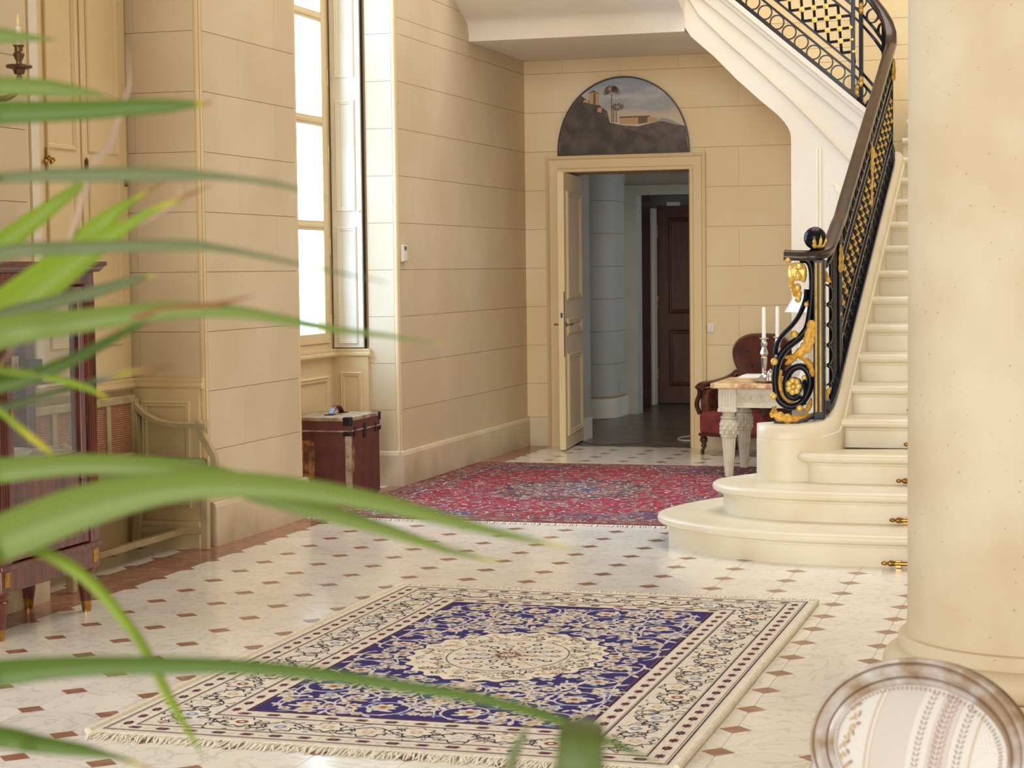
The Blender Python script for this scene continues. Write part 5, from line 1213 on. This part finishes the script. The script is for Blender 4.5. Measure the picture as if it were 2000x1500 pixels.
for k in range(NR):
    q = 1-k/NR
    for i in range(NE): a = 2*PI*i/NE; vs.append(cl(Wi*q*math.cos(a), dome(q), Hi*q*math.sin(a)))
vs.append(cl(0, dome(0), 0))
fs = [(k*NE+i, k*NE+(i+1) % NE, (k+1)*NE+(i+1) % NE, (k+1)*NE+i) for k in range(NR-1) for i in range(NE)]+[((NR-1)*NE+i, (NR-1)*NE+(i+1) % NE, NR*NE) for i in range(NE)]
pd.add(vs, fs); pad = pd.build('back_pad', FAB, chx, smooth=True, local=True)
bkp = MB(); bkp.add([cl(Wi*1.02*math.cos(2*PI*i/NE), -.02, Hi*1.02*math.sin(2*PI*i/NE)) for i in range(NE)], [tuple(range(NE))]); bkp.build('back_cloth', FAB, chx, local=True)
# braid around the pad and woven sprigs along the stripes
SPR = mat('woven_sprig', lin(176, 144, 132), .8); SPG = mat('woven_gold_sprig', lin(206, 178, 130), .8)
sp2 = MB(); rs = random.Random(4)
def spot(x, z, r, a, mi, fat=.4):
    q = math.sqrt((x/Wi)**2+(z/Hi)**2)
    if q > .97: return
    pts = []
    for i in range(6):
        b = 2*PI*i/6; u, v = r*math.cos(b), r*fat*math.sin(b); X_, Z_ = x+u*math.cos(a)-v*math.sin(a), z+u*math.sin(a)+v*math.cos(a); qq = min(1, math.sqrt((X_/Wi)**2+(Z_/Hi)**2)); pts.append(cl(X_, dome(qq)+.0007, Z_))
    sp2.add(pts, [tuple(range(6))], mi)
for x0, mi in ((.019, 0), (.056, 0), (.095, 0)):
    for k in range(-14, 15):
        z = k*.009; spot(x0-.004, z, .0045, 2.2, mi); spot(x0+.004, z, .0045, .9, mi)
for k in range(-24, 25): spot(.066+.002*(k % 2), k*.0052, .003, 1.2, 0); spot(.046+.002*(k % 2), k*.0052, .003, 1.9, 0)
for k in range(-7, 8): z = k*.017; x0 = -.135+.008*math.sin(k*1.3); spot(x0, z, .008, rs.random()*3, 1, .5); spot(x0+.009, z+.006, .007, rs.random()*3, 0, .5); spot(x0-.008, z-.005, .006, rs.random()*3, 1, .5)
for i in range(110):
    a = 2*PI*i/110; spot(Wi*.945*math.cos(a), Hi*.935*math.sin(a), .0042, a+.6, 0)
sp2.build('woven_sprigs', [SPR, SPG], chx, local=True, kind='stuff')
# seat, rails and legs (below the frame)
sv = [(-.22, -.40), (-.12, -.435), (0, -.445), (.12, -.435), (.22, -.40), (.20, .02), (-.20, .02)]
MB().prism(sv, 'z', .33, .40).build('seat_rail', CHAIRFR, chx, local=True, bev=.01); MB().prism([(x*.95, y*.95-.005) for x, y in sv], 'z', .40, .465).build('seat_pad', FAB, chx, local=True, bev=.03, seg=4)
for x in (-.19, .19): MB().lathe([(.012, 0), (.014, .02), (.026, .30), (.03, .32), (.03, .40)], (x, -.38, 0), 14).build('leg', CHAIRFR, chx, local=True, smooth=True)
for x in (-.17, .17):
    l = MB(); l.sweep([(x, .08, 0), (x, .02, .2), (x, .0, .40), (x*.9, .02+.0, .50), (x*.75, cl(0, 0, -.13)[1], zc-.115)], BX(.032, .034), up=(0, 1, 0)); l.build('leg', CHAIRFR, chx, local=True, bev=.006)

# ================================================================== plant in the left foreground
root = at(-430, 1000, 1.55)
pl_ = empty('potted_plant', (root.x, root.y, 0), 'tall potted plant with long arching strap leaves filling the left foreground', 'plant')
MB().lathe([(.0, 0), (.15, 0), (.17, .02), (.20, .28), (.215, .33), (.215, .35), (.195, .35), (.185, .30), (.0, .29)], (root.x, root.y, 0), 32).build('pot', POT, pl_, smooth=True)
MB().lathe([(0, .30), (.187, .305), (0, .31)], (root.x, root.y, 0), 24).build('soil', SOIL, pl_)
STEMS = [[root.xy.to_tuple()+(.3,), (root.x+.02, root.y+.02, .9), (root.x+.03, root.y, 1.35), (root.x+.02, root.y, 1.75)],
         [(root.x+.07, root.y-.05, .3), (root.x+.12, root.y-.08, .7), (root.x+.17, root.y-.13, 1.05)]]
for s in STEMS: MB().tube(crom(s, 6), .018, 10, scale=None).build('stem', BARK, pl_, smooth=True)
G1 = lin(138, 158, 72); G2 = lin(108, 136, 54); G3 = lin(158, 184, 56); G4 = lin(132, 142, 96); YL = lin(214, 206, 60); BR = lin(176, 116, 76); PB = lin(222, 196, 172)
TOP = (-430, 700); LOWS = (-300, 1750)
def strap_leaf(pts, col, tip=None, root_=None, tilt=.5, fold=.25, tipfrac=.12):
    """pts: (px, py, width px, depth m): the leaf's mid line and width along its length"""
    P = []; Wd = []
    if root_ is not None: pts = [root_]+list(pts)
    ctrl = [at(p[0], p[1], p[3]) for p in pts]; cw = [p[2]*p[3]/FPX for p in pts]
    cur = crom(ctrl, 7); wv = crom([(w, 0, 0) for w in cw], 7); n = len(cur)
    vs = []; fs = []; cols = []
    for i, p in enumerate(cur):
        t = i/(n-1); T_ = (cur[min(i+1, n-1)]-cur[max(i-1, 0)]).normalized(); V = (p-Vector((0, 0, EYE))).normalized(); S = T_.cross(V).normalized(); Nn = S.cross(T_).normalized()
        S2 = (S*math.cos(tilt)+Nn*math.sin(tilt)).normalized(); N2 = S2.cross(T_).normalized(); w = max(.0004, wv[i].x)/2/max(.35, math.cos(tilt))
        for a, h in ((-1, fold), (-.5, fold*.35), (0, 0), (.5, fold*.35), (1, fold)): vs.append(p+S2*(w*a)+N2*(w*h))
        for a, h in ((.5, fold*.35), (0, 0), (-.5, fold*.35)): vs.append(p+S2*(w*a)+N2*(w*h-.0012))
        c = Vector(col); cc = c
        if tip is not None and t > 1-tipfrac:
            k = (t-1+tipfrac)/tipfrac; cc = c.lerp(Vector(YL), min(1, k*3)) if k < .34 else Vector(YL).lerp(Vector(tip), min(1, (k-.34)*3))
        for q in range(8): f = 1.+.12*((q % 2)-.5)+(.12 if q == 2 else 0); cols.append((cc[0]*f, cc[1]*f, cc[2]*f, 1))
    for i in range(n-1):
        for q in range(8): fs.append((i*8+q, i*8+(q+1) % 8, (i+1)*8+(q+1) % 8, (i+1)*8+q))
    fs += [tuple(range(8))[::-1], tuple((n-1)*8+q for q in range(8))]
    o = MB().add(vs, fs).build('leaf', LEAFM, pl_, smooth=True)
    ca = o.data.color_attributes.new('Col', 'FLOAT_COLOR', 'POINT')
    for i, c in enumerate(cols): ca.data[i].color = c
    return o
def R0(y, d=1.55, w=30, x=-430): return (x, y, w, d)
LV = [
 ([(-300, 40, 60, 1.5), (-100, 60, 42, 1.5), (0, 68, 30, 1.5), (60, 73, 15, 1.5), (112, 77, 1, 1.5)], G1, None, R0(260)),
 ([(-250, 190, 60, 1.5), (-60, 164, 44, 1.45), (0, 166, 38, 1.45), (90, 170, 34, 1.45), (160, 179, 20, 1.45), (218, 188, 1, 1.45)], G1, None, R0(330)),
 ([(-250, 250, 60, 1.5), (-60, 226, 50, 1.4), (0, 218, 46, 1.4), (150, 214, 40, 1.4), (250, 209, 32, 1.4), (325, 206, 26, 1.4), (345, 205, 22, 1.4), (365, 204, 17, 1.4), (385, 203, 13, 1.4), (415, 201, 1, 1.4)], G2, BR, R0(400), .12),
 ([(-250, 400, 30, 1.5), (-60, 352, 22, 1.3), (0, 346, 20, 1.3), (100, 341, 27, 1.3), (230, 339, 29, 1.3), (350, 340, 24, 1.3), (450, 346, 12, 1.3), (560, 363, 9, 1.3), (640, 390, 1, 1.3)], G4, None, R0(520)),
 ([(-200, 640, 40, 1.6), (-60, 530, 46, 1.6), (10, 470, 44, 1.6), (60, 432, 38, 1.6), (120, 388, 26, 1.6), (155, 363, 15, 1.6), (172, 352, 2, 1.6)], G3, YL, R0(800)),
 ([(-200, 740, 60, 1.6), (0, 596, 60, 1.6), (100, 520, 52, 1.6), (190, 443, 42, 1.6), (232, 408, 24, 1.6), (270, 384, 10, 1.6), (325, 352, 1, 1.6)], G3, BR, R0(900), .18),
 ([(-200, 770, 60, 1.55), (0, 620, 66, 1.55), (100, 545, 60, 1.55), (190, 475, 46, 1.55), (236, 447, 28, 1.55), (290, 415, 15, 1.55), (350, 388, 9, 1.55), (412, 362, 1, 1.55)], G3, BR, R0(920), .25),
 ([(-200, 560, 34, 1.4), (0, 494, 30, 1.35), (150, 483, 26, 1.35), (350, 478, 22, 1.35), (440, 486, 13, 1.35), (560, 510, 8, 1.35), (660, 532, 5, 1.35), (755, 552, 1, 1.35)], G4, None, R0(760)),
 ([(-200, 690, 20, 1.5), (0, 614, 22, 1.5), (100, 590, 26, 1.5), (190, 567, 25, 1.5), (255, 548, 17, 1.5), (285, 541, 9, 1.5), (315, 534, 1, 1.5)], G4, PB, R0(860), .15),
 ([(-200, 720, 60, 1.45), (0, 648, 62, 1.4), (150, 625, 48, 1.4), (320, 606, 34, 1.4), (450, 607, 25, 1.4), (560, 625, 19, 1.4), (660, 643, 14, 1.4), (760, 656, 8, 1.4), (830, 667, 4, 1.4), (870, 674, 1, 1.4)], G1, YL, R0(880), .07),
 ([(-200, 830, 40, 1.5), (-50, 765, 34, 1.5), (60, 735, 30, 1.5), (150, 697, 25, 1.5), (230, 655, 17, 1.5), (280, 630, 9, 1.5), (325, 606, 1, 1.5)], G2, YL, R0(980), .1),
 ([(-150, 700, 20, 1.5), (0, 722, 16, 1.5), (80, 733, 15, 1.5), (150, 750, 14, 1.5), (190, 766, 9, 1.5), (214, 780, 1, 1.5)], G3, YL, R0(840), .2),
 ([(-150, 850, 20, 1.55), (0, 798, 18, 1.55), (120, 762, 15, 1.55), (200, 740, 11, 1.55), (260, 726, 9, 1.2), (340, 716, 1, 1.2)], G4, BR, R0(1000), .3),
 ([(-60, 770, 10, 1.5), (0, 803, 12, 1.5), (45, 840, 14, 1.5), (85, 872, 12, 1.5), (105, 889, 3, 1.5)], G3, YL, R0(800), .5),
 ([(-250, 960, 60, 1.5), (-60, 925, 54, 1.4), (0, 917, 50, 1.4), (150, 905, 42, 1.4), (300, 910, 40, 1.4), (420, 930, 46, 1.4), (520, 963, 44, 1.4), (640, 1000, 36, 1.4), (760, 1036, 25, 1.4), (880, 1075, 13, 1.4), (985, 1100, 1, 1.4)], G1, YL, R0(1060), .05),
 ([(-250, 1180, 90, 1.4), (-60, 1075, 92, 1.3), (0, 1048, 92, 1.3), (100, 1008, 90, 1.3), (200, 975, 80, 1.3), (320, 951, 62, 1.3), (450, 943, 52, 1.3), (600, 955, 44, 1.3), (750, 982, 36, 1.3), (880, 1016, 25, 1.3), (1000, 1046, 14, 1.3), (1128, 1074, 1, 1.3)], G1, YL, R0(1250), .05),
 ([(-200, 1060, 26, 1.4), (-40, 1040, 24, 1.35), (40, 1060, 24, 1.35), (110, 1090, 24, 1.35), (175, 1134, 24, 1.35), (235, 1200, 22, 1.35), (285, 1270, 20, 1.35), (330, 1360, 19, 1.35), (370, 1430, 11, 1.35), (398, 1480, 1, 1.35)], G3, None, R0(1100)),
 ([(-250, 1400, 70, 1.35), (-60, 1325, 60, 1.25), (0, 1312, 54, 1.25), (150, 1300, 42, 1.25), (300, 1298, 36, 1.25), (450, 1300, 30, 1.25), (620, 1315, 27, 1.25), (800, 1341, 24, 1.25), (950, 1366, 22, 1.25), (1090, 1405, 21, 1.25), (1200, 1452, 13, 1.25), (1290, 1492, 1, 1.25)], G2, None, R0(1450)),
 ([(-200, 1410, 50, 1.35), (0, 1437, 44, 1.3), (80, 1452, 37, 1.3), (160, 1464, 26, 1.3), (215, 1475, 12, 1.3), (265, 1490, 7, 1.3), (320, 1515, 1, 1.3)], G2, BR, R0(1450), .2),
 ([(100, 560, 6, 1.6), (180, 330, 14, 1.6), (212, 290, 16, 1.6), (232, 235, 9, 1.6), (252, 170, 6, 1.6), (252, 130, 3, 1.6), (250, 90, 1, 1.6)], PB, None, (-60, 800, 8, 1.6)),
 ([(250, 622, 10, 1.4), (320, 605, 14, 1.4), (400, 597, 13, 1.4), (450, 588, 7, 1.4), (498, 577, 1, 1.4)], BR, None, (60, 650, 14, 1.42)),
 ([(250, 450, 4, 1.58), (300, 425, 8, 1.58), (345, 395, 6, 1.58), (352, 372, 7, 1.58), (357, 360, 1, 1.58)], PB, None, (190, 478, 8, 1.58)),
]
for lv in LV: strap_leaf(lv[0], lv[1], lv[2], lv[3], tipfrac=lv[4] if len(lv) > 4 else .12, tilt=.35)
strap_leaf([(700, 2100, 60, 1.25), (1000, 1900, 90, 1.15), (1110, 1680, 104, 1.08), (1128, 1540, 102, 1.05), (1133, 1460, 94, 1.05), (1135, 1428, 92, 1.06), (1136, 1412, 84, 1.07), (1136.3, 1406, 62, 1.075), (1136.5, 1403, 30, 1.08)], lin(112, 126, 62), None, None, tilt=.1, fold=.12)
strap_leaf([(700, 2100, 30, 1.2), (900, 1850, 30, 1.2), (965, 1620, 27, 1.2), (990, 1520, 24, 1.2), (1007, 1465, 20, 1.2), (1024, 1430, 12, 1.2), (1036, 1408, 1, 1.2)], G4, BR, None, tilt=.2, tipfrac=.1)
